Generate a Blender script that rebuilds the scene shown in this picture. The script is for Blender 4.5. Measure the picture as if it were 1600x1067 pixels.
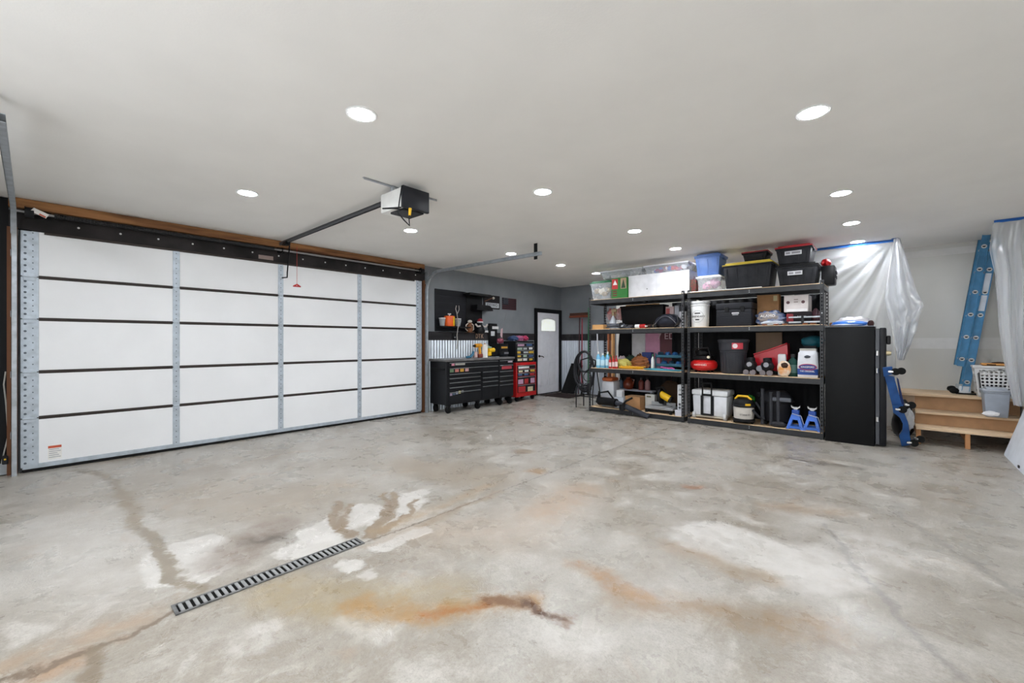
import bpy, bmesh, math, random
from mathutils import Vector, Matrix, noise as mnoise
R = math.radians
random.seed(7)
for o in list(bpy.data.objects): bpy.data.objects.remove(o)
SC = bpy.context.scene; COL = SC.collection

# ------------------------------------------------------------------ camera, world, exposure
F = 667.0; CH = 1.327; HC = 2.763                 # focal length in px of a 1600 px frame, camera height, ceiling height
cam = bpy.data.cameras.new('camera'); cam.sensor_width = 36; cam.lens = 36 * F / 1600; cam.clip_start = .02
co = bpy.data.objects.new('camera', cam); COL.objects.link(co)
co.location = (0, 0, CH); co.rotation_euler = (R(90), 0, math.asin(.665)); SC.camera = co
SC.view_settings.view_transform = 'Standard'; SC.view_settings.look = 'None'
SC.view_settings.gamma = 1; SC.view_settings.use_curve_mapping = False
SC.view_settings.exposure = 0.78
W = bpy.data.worlds.new('world'); SC.world = W; W.use_nodes = True
W.node_tree.nodes['Background'].inputs[0].default_value = (.9, .95, 1, 1)
W.node_tree.nodes['Background'].inputs[1].default_value = 3.2     # bright daylight outside the windows added behind the camera to light the room
LAMP = 165.0                                       # radiance of a downlight's lens

# ------------------------------------------------------------------ pixel -> place
def pdir(px):
    a = (px - 800) / F
    return .7467 * a - .665, .665 * a + .7467
def fx(px, Y): d = pdir(px); return d[0] * Y / d[1]
def fz(px, py, Y): d = pdir(px); return CH + (533 - py) * (Y / d[1]) / F
def FP(px, py, Y): return Vector((fx(px, Y), Y, fz(px, py, Y)))
def wy(px, X): d = pdir(px); return d[1] * X / d[0]
def wz(px, py, X): d = pdir(px); return CH + (533 - py) * (X / d[0]) / F
def WP(px, py, X): return Vector((X, wy(px, X), wz(px, py, X)))
def GP(px, py, z=0):
    Z = F * (z - CH) / (533 - py); d = pdir(px); return Vector((d[0] * Z, d[1] * Z, z))

# ------------------------------------------------------------------ materials
def lin(c):
    return tuple(((v / 255) / 12.92 if v / 255 <= .04045 else ((v / 255 + .055) / 1.055) ** 2.4) for v in c) + (1,)
MATS = {}
def M(name, col=(128, 128, 128), rough=.5, metal=0, var=.05, scale=9, bump=0, bscale=60, alpha=1, trans=0, emit=0, col2=None, stretch=None, coat=0):
    if name in MATS: return MATS[name]
    m = bpy.data.materials.new(name); m.use_nodes = True; nt = m.node_tree; N = nt.nodes; L = nt.links
    b = N['Principled BSDF']; c = lin(col)
    tc = N.new('ShaderNodeTexCoord'); mp = N.new('ShaderNodeMapping'); L.new(tc.outputs['Object'], mp.inputs[0])
    if stretch: mp.inputs['Scale'].default_value = stretch
    nz = N.new('ShaderNodeTexNoise'); nz.inputs['Scale'].default_value = scale; nz.inputs['Detail'].default_value = 5
    L.new(mp.outputs[0], nz.inputs[0])
    mx = N.new('ShaderNodeMix'); mx.data_type = 'RGBA'
    c2 = lin(col2) if col2 else tuple(max(0, v * (1 - var * 1.6)) for v in c[:3]) + (1,)
    c1 = c if col2 else tuple(min(1, v * (1 + var)) for v in c[:3]) + (1,)
    mx.inputs[6].default_value = c1; mx.inputs[7].default_value = c2
    mr = N.new('ShaderNodeMapRange'); mr.inputs[1].default_value = .35; mr.inputs[2].default_value = .65
    L.new(nz.outputs[0], mr.inputs[0]); L.new(mr.outputs[0], mx.inputs[0]); L.new(mx.outputs[2], b.inputs['Base Color'])
    b.inputs['Roughness'].default_value = rough; b.inputs['Metallic'].default_value = metal
    if max(col) < 70 and metal < .15: b.inputs['Specular IOR Level'].default_value = .2
    if alpha < 1: b.inputs['Alpha'].default_value = alpha
    if trans: b.inputs['Transmission Weight'].default_value = trans
    if coat: b.inputs['Coat Weight'].default_value = coat
    if emit:
        b.inputs['Emission Color'].default_value = c; b.inputs['Emission Strength'].default_value = emit
    if bump:
        n2 = N.new('ShaderNodeTexNoise'); n2.inputs['Scale'].default_value = bscale; L.new(mp.outputs[0], n2.inputs[0])
        bp = N.new('ShaderNodeBump'); bp.inputs['Strength'].default_value = bump; bp.inputs['Distance'].default_value = .01
        L.new(n2.outputs[0], bp.inputs['Height']); L.new(bp.outputs[0], b.inputs['Normal'])
    MATS[name] = m; return m
def C(r, g, b, rough=.5, **k): return M('c_%d_%d_%d_%d' % (r, g, b, int(rough * 100)), (r, g, b), rough, **k)

ceil_m = M('ceiling_paint', (238, 236, 233), .75, var=.015, scale=2, bump=.05, bscale=90)
grey_wall = M('slate_wall_paint', (130, 134, 139), .6, var=.05, scale=3, bump=.05, bscale=80)
black_wall = M('black_wall_paint', (24, 24, 26), .6)
dry_m = M('bare_drywall', (216, 214, 208), .85, scale=1.1, col2=(224, 222, 217), bump=.03)
mud_m = M('joint_compound', (232, 230, 227), .85, var=.03)
capw = M('dark_stained_board', (54, 52, 54), .55, var=.3, scale=6, stretch=(1, .12, 1))
corr = M('galvanized_sheet', (206, 213, 222), .3, .6, var=.05, scale=4)
galv = M('galvanized_steel', (186, 196, 206), .42, .35, var=.08, scale=14)
galvd = M('track_steel', (178, 184, 190), .4, .5, var=.12, scale=12)
doorw = M('door_white_panel', (240, 241, 243), .5, var=.015, scale=2)
rail_d = M('section_rail_brown', (62, 55, 52), .5)
hdr = M('black_header_paint', (44, 40, 40), .5, var=.35, scale=3)
rawwood = M('rough_wood', (170, 120, 76), .8, scale=5, col2=(98, 60, 36), stretch=(1, .25, 3), bump=.3, bscale=30)
ply = M('particle_board', (216, 186, 150), .7, var=.1, scale=30)
stepw = M('step_osb', (222, 194, 160), .7, var=.1, scale=5, stretch=(.4, 2, 2))
stud = M('pine_stud', (196, 140, 92), .7, var=.14, scale=5, stretch=(3, 3, .4))
shelf_s = M('black_shelf_steel', (46, 47, 50), .42, .2, var=.15, scale=10)
blk = M('black_plastic', (22, 22, 24), .45, var=.2)
blk2 = M('charcoal_plastic', (38, 39, 43), .5, var=.15)
blkmet = M('black_cabinet_paint', (32, 33, 36), .38, var=.12, scale=4)
safe_m = M('safe_paint', (14, 15, 17), .5, var=.1, scale=3)
rub = M('rubber', (18, 18, 18), .7)
chrome = M('chrome', (205, 205, 205), .22, 1)
white = M('white_plastic', (236, 236, 236), .45, var=.03)
paper = M('paper_white', (240, 238, 234), .7, var=.04)
card = M('cardboard', (178, 134, 92), .8, var=.08)
redp = M('red_paint', (186, 26, 28), .35, var=.1)
redl = M('red_lid', (142, 26, 34), .45, var=.08)
yel = M('yellow_plastic', (236, 186, 24), .45)
bluep = M('blue_paint', (34, 82, 146), .4, var=.15)
blues = M('jack_blue', (52, 108, 206), .4, var=.12)
bluet = M('blue_tote', (84, 116, 178), .45, var=.06)
grn = M('green_lid', (40, 110, 72), .45)
ladd = M('ladder_fibreglass', (70, 136, 180), .5, var=.14, scale=7)
alu = M('aluminium', (186, 190, 194), .35, .7)
tape = M('painters_tape', (36, 104, 184), .7)
clear = M('clear_tote', (232, 236, 242), .3, var=.03, alpha=.28)
greyt = M('grey_tote', (158, 166, 178), .5, var=.05)
lens_m = M('lamp_lens', (244, 249, 255), .5, emit=LAMP)
pane_m = M('lit_frosted_pane', (232, 236, 230), .5, emit=.42, col2=(206, 212, 200), scale=8)

def film(name, dens):
    m = bpy.data.materials.new(name); m.use_nodes = True; nt = m.node_tree; N = nt.nodes; L = nt.links
    out = N['Material Output']; N.remove(N['Principled BSDF'])
    tr = N.new('ShaderNodeBsdfTransparent'); df = N.new('ShaderNodeBsdfDiffuse'); tl = N.new('ShaderNodeBsdfTranslucent'); gl = N.new('ShaderNodeBsdfGlossy')
    for n in (df, tl): n.inputs[0].default_value = (.88, .9, .93, 1)
    gl.inputs['Roughness'].default_value = .22
    a = N.new('ShaderNodeMixShader'); a.inputs[0].default_value = .4; L.new(df.outputs[0], a.inputs[1]); L.new(tl.outputs[0], a.inputs[2])
    b = N.new('ShaderNodeMixShader'); b.inputs[0].default_value = .22; L.new(a.outputs[0], b.inputs[1]); L.new(gl.outputs[0], b.inputs[2])
    c = N.new('ShaderNodeMixShader'); L.new(tr.outputs[0], c.inputs[1]); L.new(b.outputs[0], c.inputs[2])
    lw = N.new('ShaderNodeLayerWeight'); lw.inputs[0].default_value = .35
    mr = N.new('ShaderNodeMapRange'); mr.inputs[3].default_value = dens; mr.inputs[4].default_value = min(1, dens + .45)
    L.new(lw.outputs['Facing'], mr.inputs[0]); L.new(mr.outputs[0], c.inputs[0]); L.new(c.outputs[0], out.inputs[0]); return m
film_m = film('plastic_film', .38); film_d = film('plastic_film_bunched', .62)

# ------------------------------------------------------------------ mesh builder
class MB:
    def __init__(s): s.bm = bmesh.new()
    def _new(s, vs, fs):
        v = [s.bm.verts.new(p) for p in vs]; out = []
        for f in fs:
            try: out.append(s.bm.faces.new([v[i] for i in f]))
            except ValueError: pass
        return v, out
    def hexa(s, b, t, bev=0, seg=1):
        v, f = s._new(list(b) + list(t), [(3, 2, 1, 0), (4, 5, 6, 7), (0, 1, 5, 4), (1, 2, 6, 5), (2, 3, 7, 6), (3, 0, 4, 7)])
        if bev: bmesh.ops.bevel(s.bm, geom=list({e for q in f for e in q.edges}), offset=bev, segments=seg, affect='EDGES', profile=.5)
        return s
    def box(s, x0, x1, y0, y1, z0, z1, bev=0, seg=1):
        return s.hexa([(x0, y0, z0), (x1, y0, z0), (x1, y1, z0), (x0, y1, z0)], [(x0, y0, z1), (x1, y0, z1), (x1, y1, z1), (x0, y1, z1)], bev, seg)
    def tbox(s, x0, x1, y0, y1, z0, z1, i=.03, bev=0, seg=1):   # narrower at the bottom by i
        return s.hexa([(x0 + i, y0 + i, z0), (x1 - i, y0 + i, z0), (x1 - i, y1 - i, z0), (x0 + i, y1 - i, z0)], [(x0, y0, z1), (x1, y0, z1), (x1, y1, z1), (x0, y1, z1)], bev, seg)
    def cyl(s, p0, p1, r0, r1=None, seg=14):
        r1 = r0 if r1 is None else r1
        p0 = Vector(p0); p1 = Vector(p1); d = (p1 - p0).normalized(); a = d.orthogonal().normalized(); b = d.cross(a)
        vs = []
        for p, r in ((p0, r0), (p1, r1)):
            for k in range(seg):
                t = 2 * math.pi * k / seg; vs.append(p + a * math.cos(t) * r + b * math.sin(t) * r)
        fs = [(k, (k + 1) % seg, seg + (k + 1) % seg, seg + k) for k in range(seg)] + [tuple(range(seg))[::-1], tuple(range(seg, 2 * seg))]
        s._new(vs, fs); return s
    def lathe(s, prof, c=(0, 0, 0), seg=20, sx=1, sy=1):
        n = len(prof); vs = []
        for r, z in prof:
            for k in range(seg):
                t = 2 * math.pi * k / seg; vs.append((c[0] + r * sx * math.cos(t), c[1] + r * sy * math.sin(t), c[2] + z))
        fs = [(i * seg + k, i * seg + (k + 1) % seg, (i + 1) * seg + (k + 1) % seg, (i + 1) * seg + k) for i in range(n - 1) for k in range(seg)]
        fs += [tuple(range(seg))[::-1], tuple(range((n - 1) * seg, n * seg))]
        s._new(vs, fs); return s
    def tube(s, pts, r, seg=6, flat=None):
        pts = [Vector(p) for p in pts]; n = len(pts); vs = []; up = None
        for i, p in enumerate(pts):
            d = (pts[min(i + 1, n - 1)] - pts[max(i - 1, 0)]).normalized()
            a = (d.orthogonal() if up is None else up - d * up.dot(d)).normalized(); up = a; b = d.cross(a)
            for k in range(seg):
                t = 2 * math.pi * (k + .5) / seg; vs.append(p + a * math.cos(t) * r + b * math.sin(t) * (flat or r))
        fs = [(i * seg + k, i * seg + (k + 1) % seg, (i + 1) * seg + (k + 1) % seg, (i + 1) * seg + k) for i in range(n - 1) for k in range(seg)]
        fs += [tuple(range(seg))[::-1], tuple(range((n - 1) * seg, n * seg))]
        s._new(vs, fs); return s
    def prism(s, pts, vec):
        v = Vector(vec); n = len(pts); vs = [Vector(p) for p in pts] + [Vector(p) + v for p in pts]
        s._new(vs, [tuple(range(n))[::-1], tuple(range(n, 2 * n))] + [(k, (k + 1) % n, n + (k + 1) % n, n + k) for k in range(n)]); return s
    def grid(s, fn, nu, nv):
        vs = [fn(i / nu, j / nv) for j in range(nv + 1) for i in range(nu + 1)]
        s._new(vs, [(j * (nu + 1) + i, j * (nu + 1) + i + 1, (j + 1) * (nu + 1) + i + 1, (j + 1) * (nu + 1) + i) for j in range(nv) for i in range(nu)]); return s
    def lump(s, c, r, seed=0, amp=.25, fr=2.2, nu=22, nv=14, floor=None):
        c = Vector(c); vs = []
        for j in range(nv + 1):
            ph = math.pi * j / nv
            for i in range(nu):
                t = 2 * math.pi * i / nu; d = Vector((math.sin(ph) * math.cos(t), math.sin(ph) * math.sin(t), math.cos(ph)))
                k = 1 + amp * mnoise.noise(d * fr + Vector((seed * 7.3, seed, -seed)))
                p = Vector((c[0] + d[0] * r[0] * k, c[1] + d[1] * r[1] * k, c[2] + d[2] * r[2] * k))
                if floor is not None and p.z < floor: p.z = floor
                vs.append(p)
        s._new(vs, [(j * nu + i, (j + 1) * nu + i, (j + 1) * nu + (i + 1) % nu, j * nu + (i + 1) % nu) for j in range(nv) for i in range(nu)]); return s
    def xf(s, m): s.bm.transform(m); return s
    def obj(s, name, mat, parent=None, smooth=40, loc=None, rot=None):
        bmesh.ops.remove_doubles(s.bm, verts=s.bm.verts, dist=1e-6)
        bmesh.ops.recalc_face_normals(s.bm, faces=s.bm.faces)
        if parent and loc is None: s.bm.transform(Matrix.Translation(-wloc(parent)))     # shapes are given in room coordinates
        me = bpy.data.meshes.new(name); s.bm.to_mesh(me); s.bm.free(); me.materials.append(mat)
        if smooth: me.shade_smooth(); me.set_sharp_from_angle(angle=R(smooth))
        o = bpy.data.objects.new(name, me); COL.objects.link(o)
        if loc is not None: o.location = loc
        if rot is not None: o.rotation_euler = rot
        if parent: o.parent = parent
        return o
def wloc(o):
    v = Vector((0, 0, 0))
    while o: v += o.location; o = o.parent
    return v
def tag(o, label, cat, group=None, kind=None):
    o['label'] = label
    if cat: o['category'] = cat
    if group: o['group'] = group
    if kind: o['kind'] = kind
    return o
def thing(name, label, cat, loc=(0, 0, 0), rz=0, group=None):
    o = bpy.data.objects.new(name, None); COL.objects.link(o); o.location = loc; o.rotation_euler = (0, 0, rz); o.empty_display_size = .1
    return tag(o, label, cat, group)
def struct(name, mb, mat, label=None):
    o = mb.obj(name, mat); o['kind'] = 'structure'
    if label: o['label'] = label
    return o
def clone(o, parent=None, loc=None):
    c = o.copy(); COL.objects.link(c)
    if parent is not None: c.parent = parent
    if loc is not None: c.location = loc
    for ch in [q for q in o.children]: clone(ch, c)
    return c
def text(parent, s, size, loc, rot, mat, name='lettering', align='CENTER', sx=1):
    cu = bpy.data.curves.new('t', 'FONT'); cu.body = s; cu.size = size; cu.align_x = align; cu.align_y = 'CENTER'; cu.extrude = .0008; cu.resolution_u = 2
    t = bpy.data.objects.new('t', cu); me = bpy.data.meshes.new_from_object(t); bpy.data.objects.remove(t); me.materials.append(mat)
    o = bpy.data.objects.new(name, me); COL.objects.link(o); o.location = Vector(loc) - wloc(parent); o.rotation_euler = rot; o.scale = (sx, 1, 1); o.parent = parent; return o
FRONT = (R(90), 0, 0); SIDE = (R(90), 0, R(90))      # lettering that faces -Y (shelves) and +X (door wall)

# ------------------------------------------------------------------ the room
XL, XR, YF, YB, YD = -6.60, 1.22, -1.5, 9.36, 8.95     # door wall, right wall, wall behind camera, back wall, drywall part of the back wall
XJ = -4.80                                             # where the back wall steps forward

def floor_material():
    m = bpy.data.materials.new('stained_concrete'); m.use_nodes = True; nt = m.node_tree; N = nt.nodes; L = nt.links
    b = N['Principled BSDF']; tc = N.new('ShaderNodeTexCoord'); P0 = tc.outputs['Object']
    def noise(scale, detail=6, rough=.6, src=P0, dist=0, stretch=None):
        if stretch:
            mp = N.new('ShaderNodeMapping'); mp.inputs['Scale'].default_value = stretch; L.new(src, mp.inputs[0]); src = mp.outputs[0]
        n = N.new('ShaderNodeTexNoise'); n.inputs['Scale'].default_value = scale; n.inputs['Detail'].default_value = detail
        n.inputs['Roughness'].default_value = rough; n.inputs['Distortion'].default_value = dist; L.new(src, n.inputs[0]); return n
    def mrange(src, a, c, lo=0, hi=1):
        r = N.new('ShaderNodeMapRange'); r.interpolation_type = 'SMOOTHSTEP'
        for k, v in ((1, a), (2, c), (3, lo), (4, hi)): r.inputs[k].default_value = v
        L.new(src, r.inputs[0]); return r.outputs[0]
    def mix(fac, a, col):
        x = N.new('ShaderNodeMix'); x.data_type = 'RGBA'; L.new(fac, x.inputs[0])
        if isinstance(a, tuple): x.inputs[6].default_value = a
        else: L.new(a, x.inputs[6])
        x.inputs[7].default_value = lin(col); return x.outputs[2]
    def math_(op, a, c):
        x = N.new('ShaderNodeMath'); x.operation = op
        for i, v in enumerate((a, c)):
            if isinstance(v, (int, float)): x.inputs[i].default_value = v
            else: L.new(v, x.inputs[i])
        return x.outputs[0]
    def vm(op, a, c):
        x = N.new('ShaderNodeVectorMath'); x.operation = op
        for i, v in enumerate((a, c)):
            if isinstance(v, (tuple, Vector)): x.inputs[i].default_value = v
            elif v is not None: L.new(v, x.inputs[i])
        return x
    n1 = noise(.9, 8, .62, dist=.6); n2 = noise(3.2, 8, .65, dist=.4); n3 = noise(26, 6, .7); n4 = noise(1.7, 8, .6, dist=1.2, stretch=(1, .55, 1)); n5 = noise(120, 2)
    col = mix(mrange(n1.outputs[0], .38, .62), lin((200, 197, 191)), (176, 169, 158))
    col = mix(mrange(n2.outputs[0], .50, .66, 0, .62), col, (226, 224, 220))
    col = mix(mrange(n4.outputs[0], .46, .76, 0, .5), col, (160, 149, 136))
    col = mix(mrange(noise(2.3, 7, .6, dist=.8).outputs[0], .60, .70, 0, .4), col, (188, 164, 140))
    col = mix(mrange(n3.outputs[0], .42, .8, 0, .42), col, (146, 138, 128))
    col = mix(mrange(noise(70, 8, .8).outputs[0], .44, .62, 0, .30), col, (138, 131, 122))
    col = mix(mrange(noise(9, 8, .75, dist=.5, stretch=(1, .5, 1)).outputs[0], .48, .74, 0, .55), col, (226, 223, 217))
    col = mix(mrange(n5.outputs[0], .60, .70, 0, .3), col, (120, 114, 106))
    # wobbling coordinates for the stains
    w1 = noise(5, 4, .6); w2 = noise(22, 3, .6)
    a = vm('SUBTRACT', w1.outputs[1], (.5, .5, .5)); a2 = vm('SCALE', a.outputs[0], None); a2.inputs['Scale'].default_value = .20
    c = vm('SUBTRACT', w2.outputs[1], (.5, .5, .5)); c2 = vm('SCALE', c.outputs[0], None); c2.inputs['Scale'].default_value = .075
    pw = vm('ADD', vm('ADD', P0, a2.outputs[0]).outputs[0], c2.outputs[0]); pw = vm('MULTIPLY', pw.outputs[0], (1, 1, 0)).outputs[0]
    pl = vm('MULTIPLY', vm('ADD', P0, c2.outputs[0]).outputs[0], (1, 1, 0)).outputs[0]
    def seg(src, p, q):
        pa = vm('SUBTRACT', src, p); ba = q - p; d = vm('DOT_PRODUCT', pa.outputs[0], ba / max(ba.length_squared, 1e-6))
        cl = N.new('ShaderNodeClamp'); L.new(d.outputs['Value'], cl.inputs[0])
        s = N.new('ShaderNodeVectorMath'); s.operation = 'SCALE'; s.inputs[0].default_value = ba; L.new(cl.outputs[0], s.inputs['Scale'])
        return vm('LENGTH', vm('SUBTRACT', pa.outputs[0], s.outputs[0]).outputs[0], None).outputs['Value']
    patch = noise(7, 6, .7).outputs[0]
    def stain(px, r, soft, colr, k, wob=True, broken=0):
        nonlocal col
        pts = [GP(*p) for p in px]; src = pw if wob else pl
        if len(pts) == 1: pts = pts * 2
        d = None
        for p, q in zip(pts, pts[1:]):
            e = seg(src, p, q); d = e if d is None else math_('MINIMUM', d, e)
        f = mrange(d, r + soft, max(r - soft, 0), 0, k)
        if broken: f = math_('MULTIPLY', f, mrange(patch, .5 - .12, .5 + .06 + .1 * (1 - broken), 1 - broken, 1))
        col = mix(f, col, colr); return f
    LT = (232, 230, 227)
    for px, r in (([(310, 880), (300, 860)], .24), ([(565, 800), (505, 832)], .17), ([(640, 785), (600, 810)], .15), ([(500, 850), (470, 855)], .14), ([(640, 775), (660, 770)], .09), ([(545, 882)], .07), ([(575, 898)], .05),
                  ([(650, 830), (600, 850)], .10), ([(405, 828)], .06)):
        stain(px, r, .018, LT, .85, broken=.25)
    stain([(1110, 840), (1210, 870), (1290, 880)], .26, .05, LT, .75, broken=.5)
    stain([(1120, 830), (1180, 850), (1250, 900)], .20, .04, LT, .8, broken=.45)
    stain([(1350, 850), (1420, 870)], .2, .08, LT, .6, broken=.7)
    for px in ([(430, 985), (405, 995)], [(560, 965), (600, 980)]): stain(px, .10, .05, LT, .6, broken=.8)
    stain([(880, 985), (920, 1000)], .12, .06, LT, .6, broken=.6)
    stain([(210, 900), (120, 850), (60, 830)], .34, .25, (222, 220, 217), .55, broken=.5)
    stain([(430, 820), (380, 855), (360, 870)], .17, .08, (142, 126, 112), .8, broken=.3)
    stain([(400, 845), (440, 838)], .06, .06, (96, 86, 80), .8, broken=.5)
    stain([(640, 725), (700, 740), (760, 745)], .3, .2, (176, 163, 146), .6)
    stain([(310, 770), (420, 790), (520, 760)], .3, .22, (176, 164, 148), .6, broken=.4)
    for p in ([(528, 785), (522, 815), (548, 838)], [(545, 790), (530, 830)], [(600, 770), (606, 800), (570, 838)], [(620, 770), (610, 805), (585, 838)], [(650, 780), (640, 800), (600, 830)]):
        stain(p, .034, .018, (152, 134, 112), .9)
    stain([(590, 830), (690, 790), (760, 760)], .05, .06, (190, 164, 130), .55, broken=.5)
    stain([(118, 733), (170, 742), (188, 770), (212, 815), (250, 855), (268, 882), (282, 907), (318, 922)], .035, .02, (150, 138, 120), .85)
    stain([(200, 770), (212, 820)], .045, .03, (160, 148, 130), .6)
    stain([(20, 1035), (110, 1000), (210, 968)], .07, .08, (186, 158, 130), .55, broken=.7)
    stain([(120, 1030), (60, 1050)], .06, .06, (200, 156, 116), .5, broken=.5)
    stain([(272, 956), (150, 1014), (0, 1066)], .022, .016, (128, 112, 96), .85)
    stain([(150, 1014), (140, 1035), (146, 1067)], .03, .02, (144, 130, 112), .85)
    stain([(440, 925), (520, 935), (620, 940), (700, 930)], .16, .12, (178, 160, 122), .7, broken=.4)
    stain([(560, 945), (660, 962), (760, 945), (830, 940)], .07, .06, (178, 136, 76), .75, broken=.5)
    stain([(670, 963), (760, 945)], .028, .03, (172, 112, 52), .85, broken=.5)
    stain([(760, 940), (815, 942), (874, 966)], .045, .03, (118, 78, 44), .85, broken=.5)
    stain([(820, 944), (870, 964)], .022, .02, (84, 56, 38), .8, broken=.4)
    stain([(900, 880), (960, 910), (1000, 930)], .05, .07, (176, 130, 74), .7, broken=.5)
    stain([(980, 940), (1100, 950), (1200, 970), (1280, 975)], .1, .1, (166, 138, 104), .65, broken=.5)
    stain([(700, 830), (800, 830), (900, 770)], .25, .25, (200, 182, 164), .5, broken=.4)
    stain([(910, 762), (850, 800)], .12, .14, (190, 162, 134), .6, broken=.5)
    stain([(840, 735)], .1, .06, (176, 146, 112), .7); stain([(818, 705)], .12, .06, (156, 138, 116), .7)
    stain([(905, 668), (925, 672)], .14, .08, (150, 140, 124), .7); stain([(1075, 760), (1090, 760)], .05, .04, (178, 130, 100), .7)
    stain([(1240, 718), (1310, 726), (1350, 732)], .06, .06, (112, 106, 98), .75, broken=.4); stain([(1235, 718), (1262, 722)], .015, .01, (236, 236, 234), .8)
    stain([(1200, 790), (1310, 800)], .1, .1, (176, 150, 120), .6, broken=.5)
    stain([(1050, 850), (1140, 890), (1200, 905)], .07, .08, (176, 152, 122), .6, broken=.5)
    stain([(1290, 820), (1400, 960), (1500, 1060)], .012, .03, (134, 130, 128), .5); stain([(1400, 800), (1600, 930)], .012, .03, (140, 136, 134), .45)
    # saw cut through the drain
    f = stain([(566, 848), (640, 822), (790, 764), (1066, 660)], .006, .008, (112, 102, 92), .8, wob=False)
    stain([(570, 852), (650, 822), (780, 768)], .03, .03, (168, 148, 124), .5)
    mu = N.new('ShaderNodeMix'); mu.data_type = 'RGBA'; mu.blend_type = 'MULTIPLY'; mu.inputs[0].default_value = 1; L.new(col, mu.inputs[6]); mu.inputs[7].default_value = (.765, .745, .72, 1)
    L.new(mu.outputs[2], b.inputs['Base Color'])
    L.new(mrange(n2.outputs[0], .35, .7, .22, .5), b.inputs['Roughness']); b.inputs['Specular IOR Level'].default_value = .45
    bp = N.new('ShaderNodeBump'); bp.inputs['Strength'].default_value = .25; bp.inputs['Distance'].default_value = .004
    L.new(math_('ADD', n3.outputs[0], n5.outputs[0]), bp.inputs['Height']); L.new(bp.outputs[0], b.inputs['Normal'])
    return m
struct('floor', MB().box(XL - .2, XR + .2, YF - .2, YB + .2, -.12, 0), floor_material(), 'stained grey concrete garage floor')
struct('ceiling', MB().box(XL - .2, XR + .2, YF - .2, YB + .2, HC, HC + .12), ceil_m, 'flat white painted ceiling')
struct('wall_left', MB().box(XL - .15, XL, YF - .2, YB + .2, 0, HC), grey_wall, 'slate grey wall with the garage door')
struct('wall_back', MB().box(XL, XJ, YB, YB + .15, 0, HC), grey_wall, 'slate grey back wall beside the side door')
struct('wall_back_drywall', MB().box(XJ, XR, YD, YB + .15, 0, HC), dry_m, 'unpainted drywall behind the shelves and ladder')
struct('wall_right', MB().box(XR, XR + .15, YF - .2, YB + .2, 0, HC), dry_m, 'unpainted drywall on the right')
FILL_WINX = [(-3.3, -1.3), (-1.0, 1.0)]; WZ0, WZ1 = .75, 2.25  # unseen windows, added so daylight brightens the ceiling from behind the camera
wf = MB().box(XL, XR, YF - .15, YF, 0, WZ0).box(XL, XR, YF - .15, YF, WZ1, HC)
for a, b in zip([XL] + [w[1] for w in FILL_WINX], [w[0] for w in FILL_WINX] + [XR]): wf.box(a, b, YF - .15, YF, WZ0, WZ1)
struct('wall_front', wf, dry_m, 'wall with windows behind the camera')
for k, (a, b) in enumerate(FILL_WINX):
    w_ = thing('window_%d' % (k + 1), 'white framed window behind the camera', None, ((a + b) / 2, YF - .08, WZ0)); w_['kind'] = 'structure'
    fr = MB(); xm_ = (a + b) / 2
    for q in ((a, b, WZ0, WZ0 + .05), (a, b, WZ1 - .05, WZ1), (a, a + .05, WZ0 + .05, WZ1 - .05), (b - .05, b, WZ0 + .05, WZ1 - .05), (xm_ - .025, xm_ + .025, WZ0 + .05, WZ1 - .05)): fr.box(q[0], q[1], YF - .11, YF - .05, q[2], q[3])
    fr.obj('window_frame', white, w_)
    pl_ = bpy.data.lights.new('window_portal', 'AREA'); pl_.shape = 'RECTANGLE'; pl_.size = b - a; pl_.size_y = WZ1 - WZ0; pl_.cycles.is_portal = True
    po = bpy.data.objects.new('window_portal', pl_); COL.objects.link(po); po.parent = w_; po.location = (0, -.08, (WZ1 - WZ0) / 2); po.rotation_euler = (R(90), 0, R(180))
# drywall joint tape
struct('trim_1', MB().box(-.2, XR, YD - .003, YD, 2.60, 2.70), mud_m, 'taped drywall joint under the ceiling')
struct('trim_2', MB().box(-.9, XR, YD - .003, YD, 1.22, 1.38), mud_m, 'taped drywall joint at mid height')
struct('trim_3', MB().box(XL, XL + .012, YF, -.16, 0, HC - .003), black_wall, 'black painted board left of the garage door')  # thin near-black board over the wall
struct('trim_4', MB().box(XJ - .03, XJ + .05, YD - .012, YD, 0, HC - .003), grey_wall, 'slate grey corner board')

# corrugated wainscot and its cap board
def corrugated(name, fixed, a0, a1, axis, label):
    root = thing(name, label, None, (fixed if axis == 'y' else a0, a0 if axis == 'y' else fixed, 0)); root['kind'] = 'structure'
    n = max(1, round((a1 - a0) / .66)); w = (a1 - a0) / n
    for k in range(n):
        s0 = a0 + k * w
        def fn(u, v):
            t = s0 + u * w; h = .015 + .013 * math.sin(2 * math.pi * t / .068); z = v * 1.35
            return (fixed + h + .002, t, z) if axis == 'y' else (t, fixed - h - .002, z)
        mb = MB().grid(fn, int(w / .0085), 1); mb.obj('corrugated_panel', corr, root, smooth=70)
    if axis == 'y': MB().box(fixed, fixed + .03, a0, a1, 1.353, 1.518, .004).obj('cap_board', capw, root)
    else: MB().box(a0, a1, fixed - .03, fixed, 1.353, 1.518, .004).obj('cap_board', capw, root)
corrugated('trim_5', XL, 4.98, 8.21, 'y', 'corrugated galvanized wainscot behind the tool cabinets')
corrugated('trim_6', YB, XL + .04, XJ - .04, 'x', 'corrugated galvanized wainscot on the back wall')

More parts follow.
